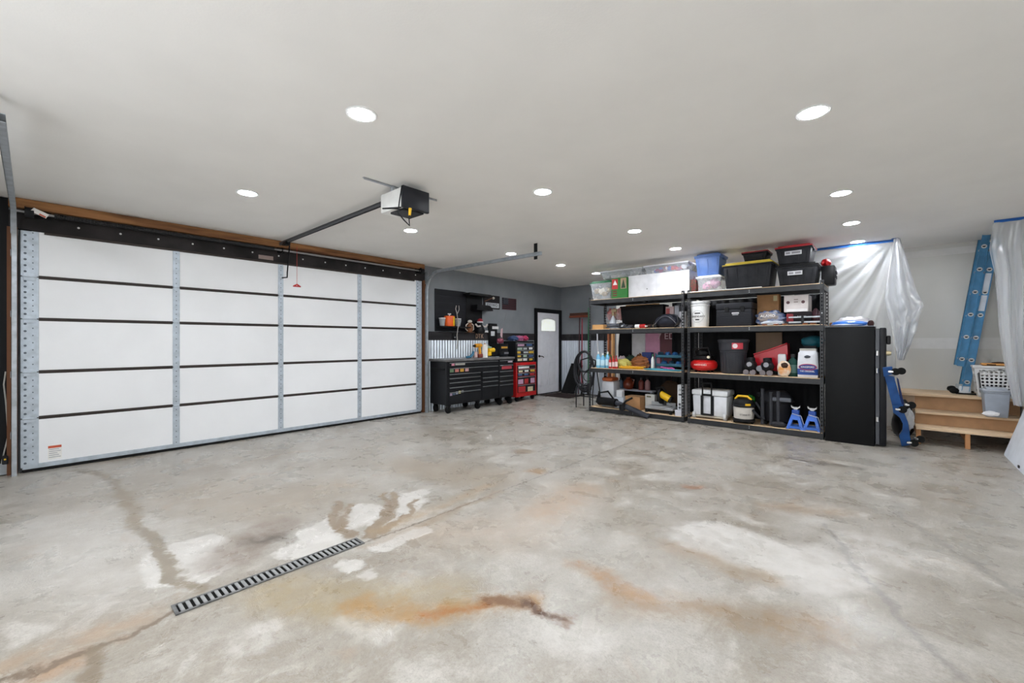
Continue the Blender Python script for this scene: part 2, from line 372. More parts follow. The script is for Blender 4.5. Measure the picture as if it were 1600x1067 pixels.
# ------------------------------------------------------------------ recessed lights (the room's lamps)
ORD = ['nearest the camera', 'second from the camera', 'third from the camera', 'fourth from the camera', 'fifth from the camera']
proto = None
for ci, X in enumerate((-4.65, -2.5, -.37)):
    cn = ['row along the garage door', 'middle row', 'row beside the black safe'][ci]
    for ri, Y in enumerate((-.5, 1.38, 3.25, 5.2, 6.6, 7.88)):
        nm = ORD[ri - (1 if ci < 2 else 2)] if ri - (1 if ci < 2 else 2) >= 0 else 'behind the camera'
        lb = 'round recessed ceiling light, %s in the %s' % (nm, cn) if nm != 'behind the camera' else 'round recessed ceiling light behind the camera in the %s, %s' % (cn, 'further back' if ri == 0 else 'closer')
        if proto is None:
            proto = thing('recessed_light', lb, 'ceiling light', (X, Y, HC), group='recessed ceiling lights')
            MB().lathe([(.076, -.001), (.096, -.001), (.096, -.004), (.09, -.008), (.076, -.006)], (X, Y, HC), 32).obj('trim_ring', white, proto)
            MB().lathe([(.001, -.003), (.075, -.003), (.075, -.0065), (.001, -.0065)], (X, Y, HC), 32).obj('lens', lens_m, proto)
        else:
            c = clone(proto, loc=(X, Y, HC)); c['label'] = lb

# ------------------------------------------------------------------ garage door
XD = -6.545                                           # inside face of the door
DZ = [.045, .544, 1.014, 1.555, 1.986, 2.452]; DY = [-.04, 1.169, 2.365, 3.576, 4.775]
door = thing('door_1', 'white sectional overhead garage door with galvanized stiles', None, (XD, DY[0], 0)); door['kind'] = 'structure'
holes = []
for i in range(5):
    z0, z1 = DZ[i] + (.017 if i else .03), DZ[i + 1] - (.017 if i < 4 else 0)
    for j in range(4):
        MB().box(XD - .03, XD, DY[j] + .03, DY[j + 1] - .03, z0, z1, .003).obj('panel', doorw, door)
    if i: MB().box(XD - .03, XD - .004, DY[0] - .03, DY[4] + .03, DZ[i] - .023, DZ[i] + .023).box(XD - .03, XD + .004, DY[0], DY[4], DZ[i] - .004, DZ[i] + .004).obj('section_rail', rail_d, door)
    for j in range(5):
        hw = .062 if j in (0, 4) else .034; yc = DY[j] + (.02 if j == 0 else -.02 if j == 4 else 0)
        st = MB().box(XD - .028, XD + .008, yc - hw, yc + hw, DZ[i] + .006, DZ[i + 1] - .004, .002).obj('stile', galv, door)
        mb = MB()
        for k in range(7):
            z = DZ[i] + .05 + k * (DZ[i + 1] - DZ[i] - .1) / 6
            if j in (0, 4):
                mb.cyl((XD + .007, yc - .03, z), (XD + .0095, yc - .03, z), .011, seg=10); mb.cyl((XD + .007, yc + .022, z + .03), (XD + .0095, yc + .022, z + .03), .006, seg=8)
            else: mb.cyl((XD + .007, yc, z), (XD + .0095, yc, z), .006, seg=8)
        mb.obj('punched_holes', M('hole_dark', (92, 100, 110), .6), st)
        if i: MB().box(XD + .008, XD + .016, yc - hw * .7, yc + hw * .7, DZ[i] - .04, DZ[i] + .04, .002).cyl((XD + .016, yc - hw * .8, DZ[i]), (XD + .016, yc + hw * .8, DZ[i]), .008).obj('hinge', galv, door)
MB().box(XD - .03, XD + .006, DY[0] - .03, DY[4] + .03, .03, .078, .003).obj('bottom_rail', galv, door)
MB().box(XD - .035, XD + .01, DY[0] - .03, DY[4] + .03, .001, .03, .006).obj('bottom_seal', rub, door)
MB().box(XD - .03, XD + .012, DY[0] + .12, DY[4] - .12, 2.43, 2.455).obj('top_rail', rail_d, door)
st = MB().box(XD, XD + .0012, .105, .205, .10, .245).obj('warning_sticker', paper, door)
MB().box(XD + .001, XD + .002, .107, .203, .215, .24).obj('sticker_band', C(206, 90, 60), st)
for k in range(5): MB().box(XD + .001, XD + .0018, .112, .198 - .012 * (k % 3), .118 + k * .02, .125 + k * .02).obj('print_line', C(170, 172, 180), st)
MB().box(XL, XL + .06, -.17, -.10, 0, 2.47).obj('jamb', M('brown_jamb', (112, 70, 42), .7, stretch=(3, 3, .3)), door)
MB().box(XL, XL + .06, 4.85, 4.92, 0, 2.47).obj('jamb', MATS['brown_jamb'], door)

hb = thing('trim_7', 'black header board with bolt heads above the garage door', None, (XL, -.16, 2.455)); hb['kind'] = 'structure'
MB().box(XL, XL + .05, -.16, 4.9, 2.458, 2.64, .003).obj('board', hdr, hb)
for k in range(14):
    y = .33 + k * .335
    MB().lathe([(.011, 0), (.010, .005), (.005, .008)], (0, 0, 0), 12).obj('bolt_head', C(225, 225, 225, .4), hb, loc=(.05, y + .16, .095), rot=(0, R(90), 0))
MB().box(XL + .05, XL + .052, wy(404, -6.55), wy(427, -6.55), 2.475, 2.53).obj('label_plate', C(150, 132, 126), hb)
struct('trim_8', MB().box(XL, XL + .10, -.16, 4.86, 2.665, 2.76, .006), rawwood, 'rough brown plank between header and ceiling')

ts = thing('torsion_spring_shaft', 'dark torsion spring and steel shaft across the header above the garage door', 'spring', (XL + .05, -.1, 2.62))
MB().cyl((XL + .115, -.12, 2.625), (XL + .115, 4.85, 2.625), .0135).obj('shaft', M('shaft_steel', (158, 158, 160), .35, .8), ts)
pr = []
for k in range(0, 340): pr += [(.024 + .004 * (k % 2), k * .0062)]
sp = MB().lathe(pr, (0, 0, 0), 14).obj('spring', M('spring_steel', (58, 58, 60), .4, .6), ts, loc=(.065, .25, .005), rot=(R(-90), 0, 0))
for y in (.08, 2.365, 4.72):
    MB().box(XL + .05, XL + .058, y - .05, y + .05, 2.585, 2.66).box(XL + .058, XL + .13, y - .006, y + .006, 2.59, 2.655).obj('bearing_bracket', blk, ts)
for y in (-.02, 4.78):
    MB().cyl((XL + .115, y - .03, 2.625), (XL + .115, y + .03, 2.625), .05, seg=18).cyl((XL + .115, y - .034, 2.625), (XL + .115, y - .03, 2.625), .058, seg=18).obj('cable_drum', blk2, ts)
tg = MB().prism([WP(47, 329, -6.44), WP(53, 324, -6.44), WP(77, 335, -6.44), WP(72, 341, -6.44), WP(62, 336, -6.44)], (.002, 0, 0)).obj('paper_tag', paper, ts)
MB().prism([WP(62, 333, -6.436), WP(72, 338, -6.436), WP(71, 340, -6.436), WP(61, 335, -6.436)], (.002, 0, 0)).obj('red_print', C(200, 90, 60), tg)

# door tracks
def track(Y, s, label):
    root = thing('door_track', label, 'track', (-6.47, Y, 0), group='garage door tracks')
    x0, zt, r = -6.47, 2.60, .36
    path = [(x0, .0), (x0, zt - r)]
    path += [(x0 + r - r * math.cos(R(a)), zt - r + r * math.sin(R(a))) for a in range(9, 90, 9)] + [(x0 + r, zt), (-3.78, zt)]
    def strip(o1, o2, y0, y1):
        mb = MB(); n = len(path); vs = []
        for i, (x, z) in enumerate(path):
            a = Vector(path[min(i + 1, n - 1)]) - Vector(path[max(i - 1, 0)]); a.normalize(); nx, nz = a[1], -a[0]
            for o, yy in ((o1, y0), (o2, y0), (o2, y1), (o1, y1)): vs.append((x + nx * o, yy, z + nz * o))
        fs = [(i * 4 + k, i * 4 + (k + 1) % 4, i * 4 + 4 + (k + 1) % 4, i * 4 + 4 + k) for i in range(n - 1) for k in range(4)] + [(0, 1, 2, 3), (n * 4 - 4, n * 4 - 3, n * 4 - 2, n * 4 - 1)]
        mb._new(vs, fs); return mb
    strip(-.025, .025, Y + s * .022, Y + s * .025).obj('track_web', galvd, root)
    strip(.022, .025, Y - s * .012, Y + s * .025).obj('track_flange', galvd, root)
    strip(-.025, -.022, Y - s * .012, Y + s * .025).obj('track_flange', galvd, root)
    MB().box(-6.60, -6.45, Y + s * .026, Y + s * .030, 2.40, 2.62).box(-6.598, -6.592, Y + s * .03 - .05, Y + s * .03 + .05, 2.40, 2.62).obj('flag_bracket', galvd, root)
    for z in (.4, 1.0, 1.6, 2.2): MB().box(-6.60, -6.45, Y + s * .026, Y + s * .03, z - .03, z + .03).obj('jamb_bracket', galvd, root)
    return root
t = track(4.87, 1, 'curved galvanized door track beside the tool cabinets')
MB().box(-3.93, -3.87, 4.897, 4.905, 2.53, HC).obj('hanger', blk, t)
t = track(-.115, -1, 'galvanized door track at the left edge of the garage door')
MB().box(-3.90, -3.86, -.16, -.145, 2.55, HC).obj('hanger', blk, t); MB().tube([(-3.95, -.15, 2.60), (-3.75, -.4, 2.60), (-3.6, -.8, 2.62)], .006).obj('brace', galvd, t)
cb = MB().tube([WP(9, 300 + 280, -6.57)] + [WP(x, y, -6.57) for x, y in ((6, 600), (9, 625), (11, 650), (13, 680), (8, 700), (3, 722), (8, 732), (16, 733))], .006).obj('loose_cable', C(180, 178, 172))
tag(cb, 'thin grey cable hanging on the black wall left of the garage door', 'cable')
ph = thing('safety_sensor', 'small safety sensor near the floor at the left door track', 'sensor', (-6.53, -.2, .12))
MB().box(-6.588, -6.50, -.20, -.16, .12, .20, .006).obj('housing', blk2, ph); MB().cyl((-6.50, -.18, .17), (-6.495, -.18, .17), .008).obj('indicator', yel, ph); MB().box(-6.588, -6.56, -.22, -.14, .01, .12).obj('bracket', galvd, ph)

# opener
op = thing('garage_door_opener', 'black garage door opener motor with rail hung under the ceiling', 'opener', (-3.45, 2.33, HC))
MB().box(-3.275, -3.24, 2.185, 2.475, 2.525, 2.72, .008, 2).obj('housing', M('opener_black', (40, 41, 46), .4), op)
MB().box(-3.62, -3.276, 2.19, 2.47, 2.535, 2.715, .015, 2).obj('light_lens', M('opener_lens', (232, 232, 230), .4), op)
MB().box(-3.50, -3.276, 2.22, 2.44, 2.515, 2.534, .006).obj('chassis_plate', blk2, op)
MB().box(-6.48, -3.60, 2.316, 2.344, 2.688, 2.694).box(-6.48, -3.60, 2.326, 2.334, 2.694, 2.722).box(-6.48, -3.6, 2.314, 2.346, 2.722, 2.727).obj('rail', M('rail_dark', (96, 98, 102), .4, .5), op)
MB().tube([(-6.4, 2.33, 2.683), (-3.62, 2.33, 2.683)], .005).obj('drive_chain', blk2, op)
MB().box(-6.30, -6.18, 2.30, 2.36, 2.655, 2.70, .004).obj('trolley', blk, op)
MB().tube([(-6.24, 2.37, 2.66), (-6.40, 2.40, 2.30), (-6.43, 2.41, 2.24), (-6.53, 2.38, 2.24)], .009).obj('door_arm', blk, op)
rc = MB().tube([(-6.22, 2.46, 2.66), (-6.22, 2.46, 2.12)], .0025).obj('release_cord', C(190, 60, 50), op)
MB().tube([(-6.22, 2.42, 2.10), (-6.22, 2.46, 2.125), (-6.22, 2.50, 2.10)], .011).box(-6.23, -6.21, 2.41, 2.51, 2.09, 2.105).obj('release_handle', redp, rc)
MB().box(-3.465, -3.44, 1.92, 2.72, HC - .004, HC).box(-3.443, -3.44, 1.92, 2.72, HC - .02, HC).obj('ceiling_bracket', galvd, op)
MB().box(-3.46, -3.43, 2.2, 2.22, 2.70, HC).box(-3.46, -3.43, 2.44, 2.46, 2.70, HC).obj('hanger', galvd, op)
cd = MB().tube([WP(628, 290, -3.22), WP(624, 315, -3.2), WP(622, 332, -3.2), WP(631, 343, -3.2), WP(640, 352, -3.2), WP(639, 340, -3.2), WP(641, 334, -3.2)], .006).obj('power_cord', blk2, op)
MB().cyl(WP(640, 336, -3.2), WP(641, 325, -3.2), .012, .014).obj('yellow_plug', yel, cd)
MB().tube([(-3.29, 2.20, 2.53), (-3.40, 2.08, 2.515), (-3.28, 2.12, 2.50), (-3.22, 2.28, 2.505), (-3.235, 2.40, 2.53)], .006).obj('antenna_wire', blk, op)

# ------------------------------------------------------------------ side door
sd = thing('door_2', 'white side door with arched window and black frame', None, (XL, 8.3, 0)); sd['kind'] = 'structure'
y0, y1 = 8.32, 9.235
MB().box(XL, XL + .03, y0, y1, .02, 2.05, .003).obj('door_slab', M('door_paint', (236, 236, 242), .45, var=.02), sd)
for a, b2 in ((8.23, y0 - .005), (y1 + .005, 9.345)): MB().box(XL, XL + .05, a, b2, 0, 2.15, .004).obj('door_frame', blk, sd)
MB().box(XL, XL + .05, y0 - .005, y1 + .005, 2.055, 2.15, .004).obj('door_frame', blk, sd)
MB().box(XL, XL + .06, y0, y1, 0, .02).obj('threshold', blk2, sd)
arch = [(y0 + .17, 1.60), (y1 - .17, 1.60), (y1 - .17, 1.83)] + [(y0 + .457 + .287 * math.cos(R(a)), 1.83 + .07 * math.sin(R(a))) for a in range(15, 180, 15)] + [(y0 + .17, 1.83)]
big = [(y0 + .457 + (y - y0 - .457) * 1.1, 1.74 + (z - 1.74) * 1.16) for y, z in arch]
MB().prism([(XL + .03, y, z) for y, z in big], (.006, 0, 0)).obj('window_frame', M('lite_frame', (228, 228, 230), .4), sd)
MB().prism([(XL + .0362, y, z) for y, z in arch], (.002, 0, 0)).obj('window_pane', pane_m, sd)
for a, b2 in ((y0 + .12, y0 + .42), (y1 - .42, y1 - .12)):
    for z0, z1 in ((.22, .80), (.95, 1.5)):
        pm = MB()
        for q in ((a, a + .015, z0, z1), (b2 - .015, b2, z0, z1), (a, b2, z0, z0 + .015), (a, b2, z1 - .015, z1)): pm.box(XL + .03, XL + .037, *q, .002)
        pm.box(XL + .03, XL + .034, a + .05, b2 - .05, z0 + .05, z1 - .05, .003); pm.obj('raised_panel', MATS['door_paint'], sd)
hd = MB().cyl((XL + .03, y0 + .08, .96), (XL + .04, y0 + .08, .96), .03).cyl((XL + .04, y0 + .08, .96), (XL + .08, y0 + .08, .96), .011).tube([(XL + .08, y0 + .07, .96), (XL + .082, y0 + .15, .955), (XL + .08, y0 + .2, .93)], .011).obj('lever_handle', C(52, 42, 36, .35, metal=.6), sd)

# ------------------------------------------------------------------ floor drain
dr = thing('trench_drain', 'grey slotted trench drain grate set in the concrete floor', 'drain', (-2.64, .46, 0))
MB().box(-2.695, -2.683, .46, 1.45, .0005, .008, .001).box(-2.597, -2.585, .46, 1.45, .0005, .008, .001).box(-2.683, -2.597, .46, .475, .0005, .008).box(-2.683, -2.597, 1.435, 1.45, .0005, .008).obj('grate_frame', M('grate_iron', (112, 112, 112), .5, .3, var=.25, scale=30), dr)
MB().box(-2.683, -2.597, .475, 1.435, .0005, .0015).obj('channel', C(14, 13, 12, .9), dr)
gb = None
for k in range(31):
    y = .493 + k * .0308
    if gb is None: gb = MB().box(-.043, .043, -.0085, .0085, .0015, .0072, .002).obj('grate_bar', M('grate_bar_grey', (150, 150, 150), .5, .2, var=.2, scale=20), dr, loc=(0, y - .46, 0))
    else: c = gb.copy(); COL.objects.link(c); c.location = (0, y - .46, 0)

# ------------------------------------------------------------------ steel shelving
LV = [.09, .826, 1.56, 2.118]; YS, YE = 7.09, 7.70
def post(x, y, sx, sy):
    mb = MB(); H0 = 2.16; w = .042; t = .003; hp = .0508
    for ax in (0, 1):
        def bx(a0, a1, z0, z1):
            if ax == 0: mb.box(*sorted((x + sx * a0, x + sx * a1)), *sorted((y, y + sy * t)), z0, z1)
            else: mb.box(*sorted((x, x + sx * t)), *sorted((y + sy * a0, y + sy * a1)), z0, z1)
        bx(0, .013, 0, H0); bx(.029, w, 0, H0); z = 0
        while z < H0: bx(.013, .029, z, min(z + .028, H0)); z += hp
    return mb
def shelf_unit(x0, x1, label):
    u = thing('storage_shelf', label, 'shelving', ((x0 + x1) / 2, (YS + YE) / 2, 0), group='black steel storage shelves')
    for x, s in ((x0, 1), (x1, -1)):
        for y, q in ((YS, 1), (YE, -1)): post(x, y, s, q).obj('post', shelf_s, u, smooth=0)
    for z in LV:
        b = MB().box(x0 + .004, x1 - .004, YS + .004, YS + .012, z - .082, z - .008, .001).box(x0 + .004, x1 - .004, YS + .004, YS + .035, z - .016, z - .013).obj('beam', shelf_s, u)
        xm = (x0 + x1) / 2
        MB().cyl((xm, YS + .003, z - .03), (xm, YS + .006, z - .03), .006).cyl((xm, YS + .003, z - .055), (xm, YS + .006, z - .055), .006).obj('rivet', alu, b)
        MB().box(x0 + .004, x1 - .004, YE - .012, YE - .004, z - .082, z - .008, .001).obj('beam', shelf_s, u)
        for x in (x0 + .004, x1 - .012): MB().box(x, x + .008, YS + .012, YE - .012, z - .082, z - .008, .001).obj('beam', shelf_s, u)
        MB().box(xm - .02, xm + .02, YS + .013, YE - .013, z - .05, z - .014).obj('cross_bar', shelf_s, u)
        MB().box(x0 + .006, x1 - .006, YS + .006, YE - .006, z - .013, z, .001).obj('shelf_board', ply, u)
shelf_unit(-4.34, -2.545, 'black steel storage shelf nearer the side door, with coiled hose beside it')
shelf_unit(-2.49, -.688, 'black steel storage shelf next to the black safe')
L1, L2, L3, L4 = LV

def backdrop(x0, x1, z1, label):  # added sheet that darkens the space behind the shelves
    def fn(u, v): x = x0 + (x1 - x0) * u; return (x, 7.735 + .012 * math.sin(x * 21) * (1 - v * .6) + .008 * math.sin(x * 47 + v * 3), .001 + (z1 - .001) * v)
    o = MB().grid(fn, 60, 12).obj('tarp', M('tarp_backing', (17, 17, 20), .7)); sm = o.modifiers.new('thickness', 'SOLIDIFY'); sm.thickness = .003; tag(o, label, 'tarp')
backdrop(-2.52, -.74, 2.03, 'black tarp hanging behind the shelf next to the safe')
backdrop(-2.99, -2.53, 2.03, 'narrow black tarp hanging behind the centre posts of the shelves')
backdrop(-3.95, -3.01, .74, 'low black tarp behind the bottom shelf of the unit nearer the side door')

# ------------------------------------------------------------------ generic containers
def tote(label, px0, px1, pyt, Y, z0, dep, body, lid, group=None, name='storage_tote', ribs=5, sticker=None, contents=None, handle=True, cat='storage tote'):
    x0, x1 = fx(px0, Y), fx(px1, Y); z1 = fz((px0 + px1) / 2, pyt, Y); h = z1 - z0; y1 = Y + dep; i = min(.035, (x1 - x0) * .07)
    z0 += .0015
    t = thing(name, label, cat, ((x0 + x1) / 2, (Y + y1) / 2, z0), group=group)
    zb = z1 - .045 * min(1, h / .3)
    b = MB().tbox(x0 + .015, x1 - .015, Y + .015, y1 - .015, z0, zb, i, .012, 2)
    w = x1 - x0
    for k in range(ribs):
        xa = x0 + .06 + (w - .12) * k / max(1, ribs - 1); tt = .45
        b.hexa([(xa - .008 + (i * (1 - 0) * (.5 - (xa - x0) / w) * 1.6), Y + .012 + i, z0 + .02), (xa + .008 + (i * (.5 - (xa - x0) / w) * 1.6), Y + .012 + i, z0 + .02), (xa + .008 + (i * (.5 - (xa - x0) / w) * 1.6), Y + .02 + i, z0 + .02), (xa - .008 + (i * (.5 - (xa - x0) / w) * 1.6), Y + .02 + i, z0 + .02)],
               [(xa - .008, Y + .008, zb - .05), (xa + .008, Y + .008, zb - .05), (xa + .008, Y + .02, zb - .05), (xa - .008, Y + .02, zb - .05)])
    b.obj('tote_body', body, t)
    MB().box(x0 + .004, x1 - .004, Y + .004, y1 - .004, zb - .022, zb, .006).obj('tote_rim', body, t)
    l = MB().box(x0, x1, Y, y1, zb, zb + .018, .007, 2).box(x0 + .035, x1 - .035, Y + .035, y1 - .035, zb + .015, z1, .01, 2).obj('tote_lid', lid, t)
    if handle: MB().box(x1 - .016, x1 + .002, (Y + y1) / 2 - .07, (Y + y1) / 2 + .07, zb - .05, zb - .02, .005).obj('handle', body, t)
    if sticker:
        a, c2 = sticker; zm = z0 + h * a[2]
        s = MB().box(x0 + w * a[0], x0 + w * a[1], Y - .002, Y + .008, zm - .028, zm + .028).obj('label_strip', C(206, 206, 210), t)
        xa_, xb_ = x0 + w * a[0] + .015, x0 + w * a[1] - .015; xc_ = xa_ + (xb_ - xa_) * c2          # the print is too small to read
        MB().box(xa_, xc_ - .01, Y - .0032, Y - .002, zm - .014, zm + .014).box(xc_ + .01, xb_, Y - .0032, Y - .002, zm - .014, zm + .014).obj('faded_print', C(140, 138, 144), s)
    if contents:
        rnd = random.Random(px0)
        for k in range(contents[1]):
            cx = rnd.uniform(x0 + .1, x1 - .1); rr = rnd.uniform(.03, .06) * min(1, h / .22)
            MB().lump((cx, Y + rnd.uniform(.09, .14), z0 + rnd.uniform(.3, .62) * h), (rr * 1.3, rr, rr), k, .3, nu=12, nv=8).obj('contents', contents[0][k % len(contents[0])], t)
    return t
def carton(label, px0, px1, pyt, Y, z0, dep, mat, name='carton', tapes=True, cat='box', group=None, parts=None):
    x0, x1 = fx(px0, Y), fx(px1, Y); z1 = fz((px0 + px1) / 2, pyt, Y); z0 += .0015
    t = thing(name, label, cat, ((x0 + x1) / 2, Y + dep / 2, z0), group=group)
    MB().box(x0, x1, Y, Y + dep, z0, z1 - .002, .003).obj('carton_body', mat, t)
    MB().box(x0, x1, Y, Y + dep / 2 - .001, z1 - .002, z1 + .001).box(x0, x1, Y + dep / 2 + .001, Y + dep, z1 - .002, z1 + .001).obj('top_flaps', mat, t)
    if tapes: MB().box(x0 + .001, x1 - .001, Y + dep / 2 - .025, Y + dep / 2 + .025, z1 + .001, z1 + .002).obj('packing_tape', C(196, 170, 130, .3), t)
    if parts: parts(t, x0, x1, z0, z1)
    return t
def bottle(name, label, px, pyt, Y, z0, r, mat, capm, band=None, group=None, cat='bottle', sy=1):
    x = fx(px, Y); h = fz(px, pyt, Y) - z0; z0 += .001
    t = thing(name, label, cat, (x, Y, z0), group=group)
    MB().lathe([(r * .9, 0), (r, .01), (r, h * .62), (r * .8, h * .74), (r * .36, h * .82), (r * .34, h * .88)], (x, Y, z0), 18, 1, sy).obj('bottle_body', mat, t)
    MB().lathe([(r * .42, h * .86), (r * .42, h * .985), (r * .36, h)], (x, Y, z0), 14).obj('cap', capm, t)
    if band: MB().lathe([(r * 1.01, h * .16), (r * 1.015, h * .17), (r * 1.015, h * .52), (r * 1.01, h * .53)], (x, Y, z0), 18, 1, sy).obj('wrap_label', band, t)
    return t

# ------------------------------------------------------------------ top shelf, left unit
tote('clear tote with green lid at the left end of the top shelf', 921, 955, 438, 7.10, L4, .42, clear, grn, ribs=0, contents=([C(196, 180, 150), C(220, 214, 200), C(170, 150, 120)], 9))
def xm(t, x0, x1, z0, z1):
    w, h = x1 - x0, z1 - z0
    MB().box(x0 + .01, x0 + w * .42, 7.098, 7.102, z0 + h * .45, z0 + h * .95).obj('red_print', C(190, 36, 40), t)
    MB().prism([(x0 + w * .24, 7.097, z0 + h * .9), (x0 + w * .1, 7.097, z0 + h * .66), (x0 + w * .38, 7.097, z0 + h * .66)], (0, .003, 0)).obj('tree_mark', paper, t)
    MB().box(x0 + w * .6, x0 + w * .97, 7.098, 7.102, z0 + h * .45, z0 + h * .97).obj('photo_print', C(176, 150, 120), t)
    MB().prism([(x0 + w * .78, 7.096, z0 + h * .92), (x0 + w * .64, 7.096, z0 + h * .48), (x0 + w * .92, 7.096, z0 + h * .48)], (0, .003, 0)).obj('photo_tree', C(40, 70, 40), t)
    for k in range(3): MB().box(x0 + w * .08, x0 + w * .36, 7.098, 7.102, z0 + h * (.1 + k * .11), z0 + h * (.16 + k * .11)).obj('print_line', C(110, 40, 30), t)
carton('green and red holiday tree carton beside the long white box on top shelf', 955.5, 979.5, 433.5, 7.10, L4, .40, C(38, 122, 44), parts=xm, tapes=False)
def wb(t, x0, x1, z0, z1):
    xs = (x0 + x1) / 2
    MB().box(x0 + .52, x0 + .523, 7.1385, 7.1405, z0 + .01, z1 - .01).obj('seam', C(200, 202, 206), t)
    MB().box(x0 + .34, x0 + .36, 7.1385, 7.1405, z0 + .12, z0 + .135).obj('mark', C(90, 90, 96), t)
carton('long blank white box lying on the top shelf of the left unit', 982, 1077, 426, 7.14, L4, .40, C(226, 226, 230, .6), parts=wb, tapes=False)
zt = fz(1020, 424.5, 7.10)
zwb = fz(1028.75, 426, 7.14) + .003
tote('low clear tote over the green carton, under the ceiling', 937, 1002, 420, 7.15, zwb, .34, clear, C(210, 212, 216), ribs=0, name='underbed_tote', contents=([C(150, 150, 156), C(180, 180, 186)], 6), handle=False)
tote('low clear tote of holiday trinkets on the long white box', 1005, 1076, 410.5, 7.15, zwb, .36, clear, C(214, 214, 220), ribs=0, name='underbed_tote', contents=([C(190, 60, 70), C(80, 110, 190), C(214, 214, 220), C(150, 60, 110)], 16), handle=False)
# top shelf, right unit
b = thing('gift_bag', 'dark red and green gift bag between the white box and small clear tote', 'bag', ((fx(1077, 7.14) + fx(1087, 7.12)) / 2, 7.22, L4))
ga, gc = fx(1077, 7.14) + .006, fx(1087, 7.12) - .006; gx = (ga + gc) / 2
MB().tbox(ga, gc, 7.17, 7.28, L4 + .001, L4 + .22, .003).obj('bag_body', M('plaid_bag', (120, 24, 34), .6, scale=40, col2=(30, 60, 36)), b)
MB().tube([(gx - .02, 7.22, L4 + .215), (gx, 7.22, L4 + .28), (gx + .02, 7.22, L4 + .215)], .004).obj('bag_handle', C(120, 40, 40), b)
tote('small clear tote with white lid and pink contents under the blue tote', 1087, 1127, 429, 7.12, L4, .40, clear, white, ribs=0, contents=([C(210, 150, 180), C(220, 190, 200), C(170, 120, 150)], 8))
tote('blue ribbed storage tote stacked on the small clear tote', 1084, 1126, 395, 7.13, fz(1106, 429, 7.12) + .001, .42, bluet, bluet, ribs=3)
tote('large black tote with yellow lid on the top shelf', 1128, 1207, 407, 7.12, L4, .50, blk2, M('yellow_lid', (206, 182, 60), .5), ribs=5)
tote('small black tote with dark red lid standing on the yellow lid', 1158, 1200, 391, 7.20, fz(1167, 407, 7.12) + .002, .36, blk, redl, ribs=2)
tote('large black tote with black lid and label, bottom of the stack at the shelf end', 1211, 1279, 410, 7.12, L4, .52, blk2, blk, ribs=5, sticker=((.3, .64, .55), .45))
tote('black tote with bright red lid and label, top of the stack at the shelf end', 1210, 1270, 381, 7.14, fz(1245, 410, 7.12) + .002, .48, blk2, M('bright_red_lid', (172, 30, 40), .45), ribs=4, sticker=((.28, .72, .55), .35))
t = thing('tool_case', 'black moulded tool case standing past the end of the top shelf', 'case', (-.66, 7.5, L4))
MB().box(-.745, -.59, 7.36, 7.62, L4 + .002, L4 + .27, .02, 2).obj('case_shell', blk, t); MB().box(-.592, -.575, 7.42, 7.56, L4 + .15, L4 + .19, .004).obj('handle', blk2, t)
for y in (7.40, 7.56): MB().box(-.592, -.58, y, y + .03, L4 + .09, L4 + .14, .004).obj('latch', blk2, t)
o = MB().lump((-.70, 7.49, L4 + .32), (.06, .1, .055), 4, .4, floor=L4 + .2715).obj('red_cloth', redp); tag(o, 'bright red cloth lying on the black tool case at the shelf end', 'cloth')
o = MB().box(fx(1078, 7.085), fx(1190, 7.085), 7.075, 7.118, L4 + .001, L4 + .012, .002).obj('white_board', paper); tag(o, 'thin white strip of board lying along the front of the top shelf', 'board')

# ------------------------------------------------------------------ third level, left unit
Y = 7.14
def wbx(t, x0, x1, z0, z1):
    pass
o = thing('wooden_crate', 'low wooden tray at the left end of the third shelf', 'tray', (fx(934, Y), Y, L3))
x0, x1 = fx(925.5, Y), fx(943, Y)
MB().box(x0, x1, Y, Y + .3, L3 + .001, L3 + .012).box(x0, x1, Y, Y + .012, L3 + .012, L3 + .085).box(x0, x1, Y + .288, Y + .3, L3 + .012, L3 + .085).box(x0, x0 + .012, Y + .012, Y + .288, L3 + .012, L3 + .085).box(x1 - .012, x1, Y + .012, Y + .288, L3 + .012, L3 + .085).obj('tray_body', M('crate_wood', (206, 158, 100), .7), o)
MB().box(x0 + .03, x1 - .02, Y + .03, Y + .27, L3 + .013, L3 + .10, .01).obj('tray_contents', C(70, 70, 76), o)
o = thing('clear_organizer', 'clear bin of pink and red cloths at the left end of third shelf', 'bin', (fx(938, 7.5), 7.5, L3))
x0, x1 = fx(946, 7.48), fx(966, 7.48)
MB().tbox(x0, x1, 7.48, 7.66, L3 + .001, L3 + .30, .02, .006).obj('bin_body', clear, o)
for k, (c_, dx) in enumerate((((190, 120, 120), .07), ((180, 30, 30), .16), ((206, 160, 160), .25))): MB().lump((x0 + dx, 7.56, L3 + .30), (.07, .07, .11), k, .4).obj('cloth', C(*c_), o)
o = thing('tripod_stand', 'folded grey metal stand lying on the third shelf in front of the white spray bottle', 'stand', (fx(965, Y), Y, L3))
for k in range(4): MB().tube([(fx(946, Y) + .01 * k, Y + .02 + .03 * (k % 2), L3 + .03 + .022 * k), (fx(983 - 3 * k, Y), Y + .03 + .02 * (k % 2), L3 + .022 + .02 * k)], .011).obj('leg', M('dark_metal', (76, 80, 88), .35, .6), o)
MB().box(fx(967, Y), fx(971, Y), Y, Y + .08, L3 + .001, L3 + .11, .01).obj('hub', blk2, o); MB().cyl((fx(972, Y), Y - .004, L3 + .05), (fx(972, Y), Y + .02, L3 + .05), .018).obj('knob', alu, o)
t = thing('spray_bottle', 'white spray bottle with tan trigger under the top shelf', 'bottle', (fx(958, 7.4), 7.4, L3))
x = fx(958, 7.4)
MB().lathe([(.062, 0), (.068, .02), (.066, .13), (.045, .20), (.022, .24), (.02, .27)], (x, 7.4, L3 + .001), 18).obj('bottle_body', C(216, 222, 232), t)
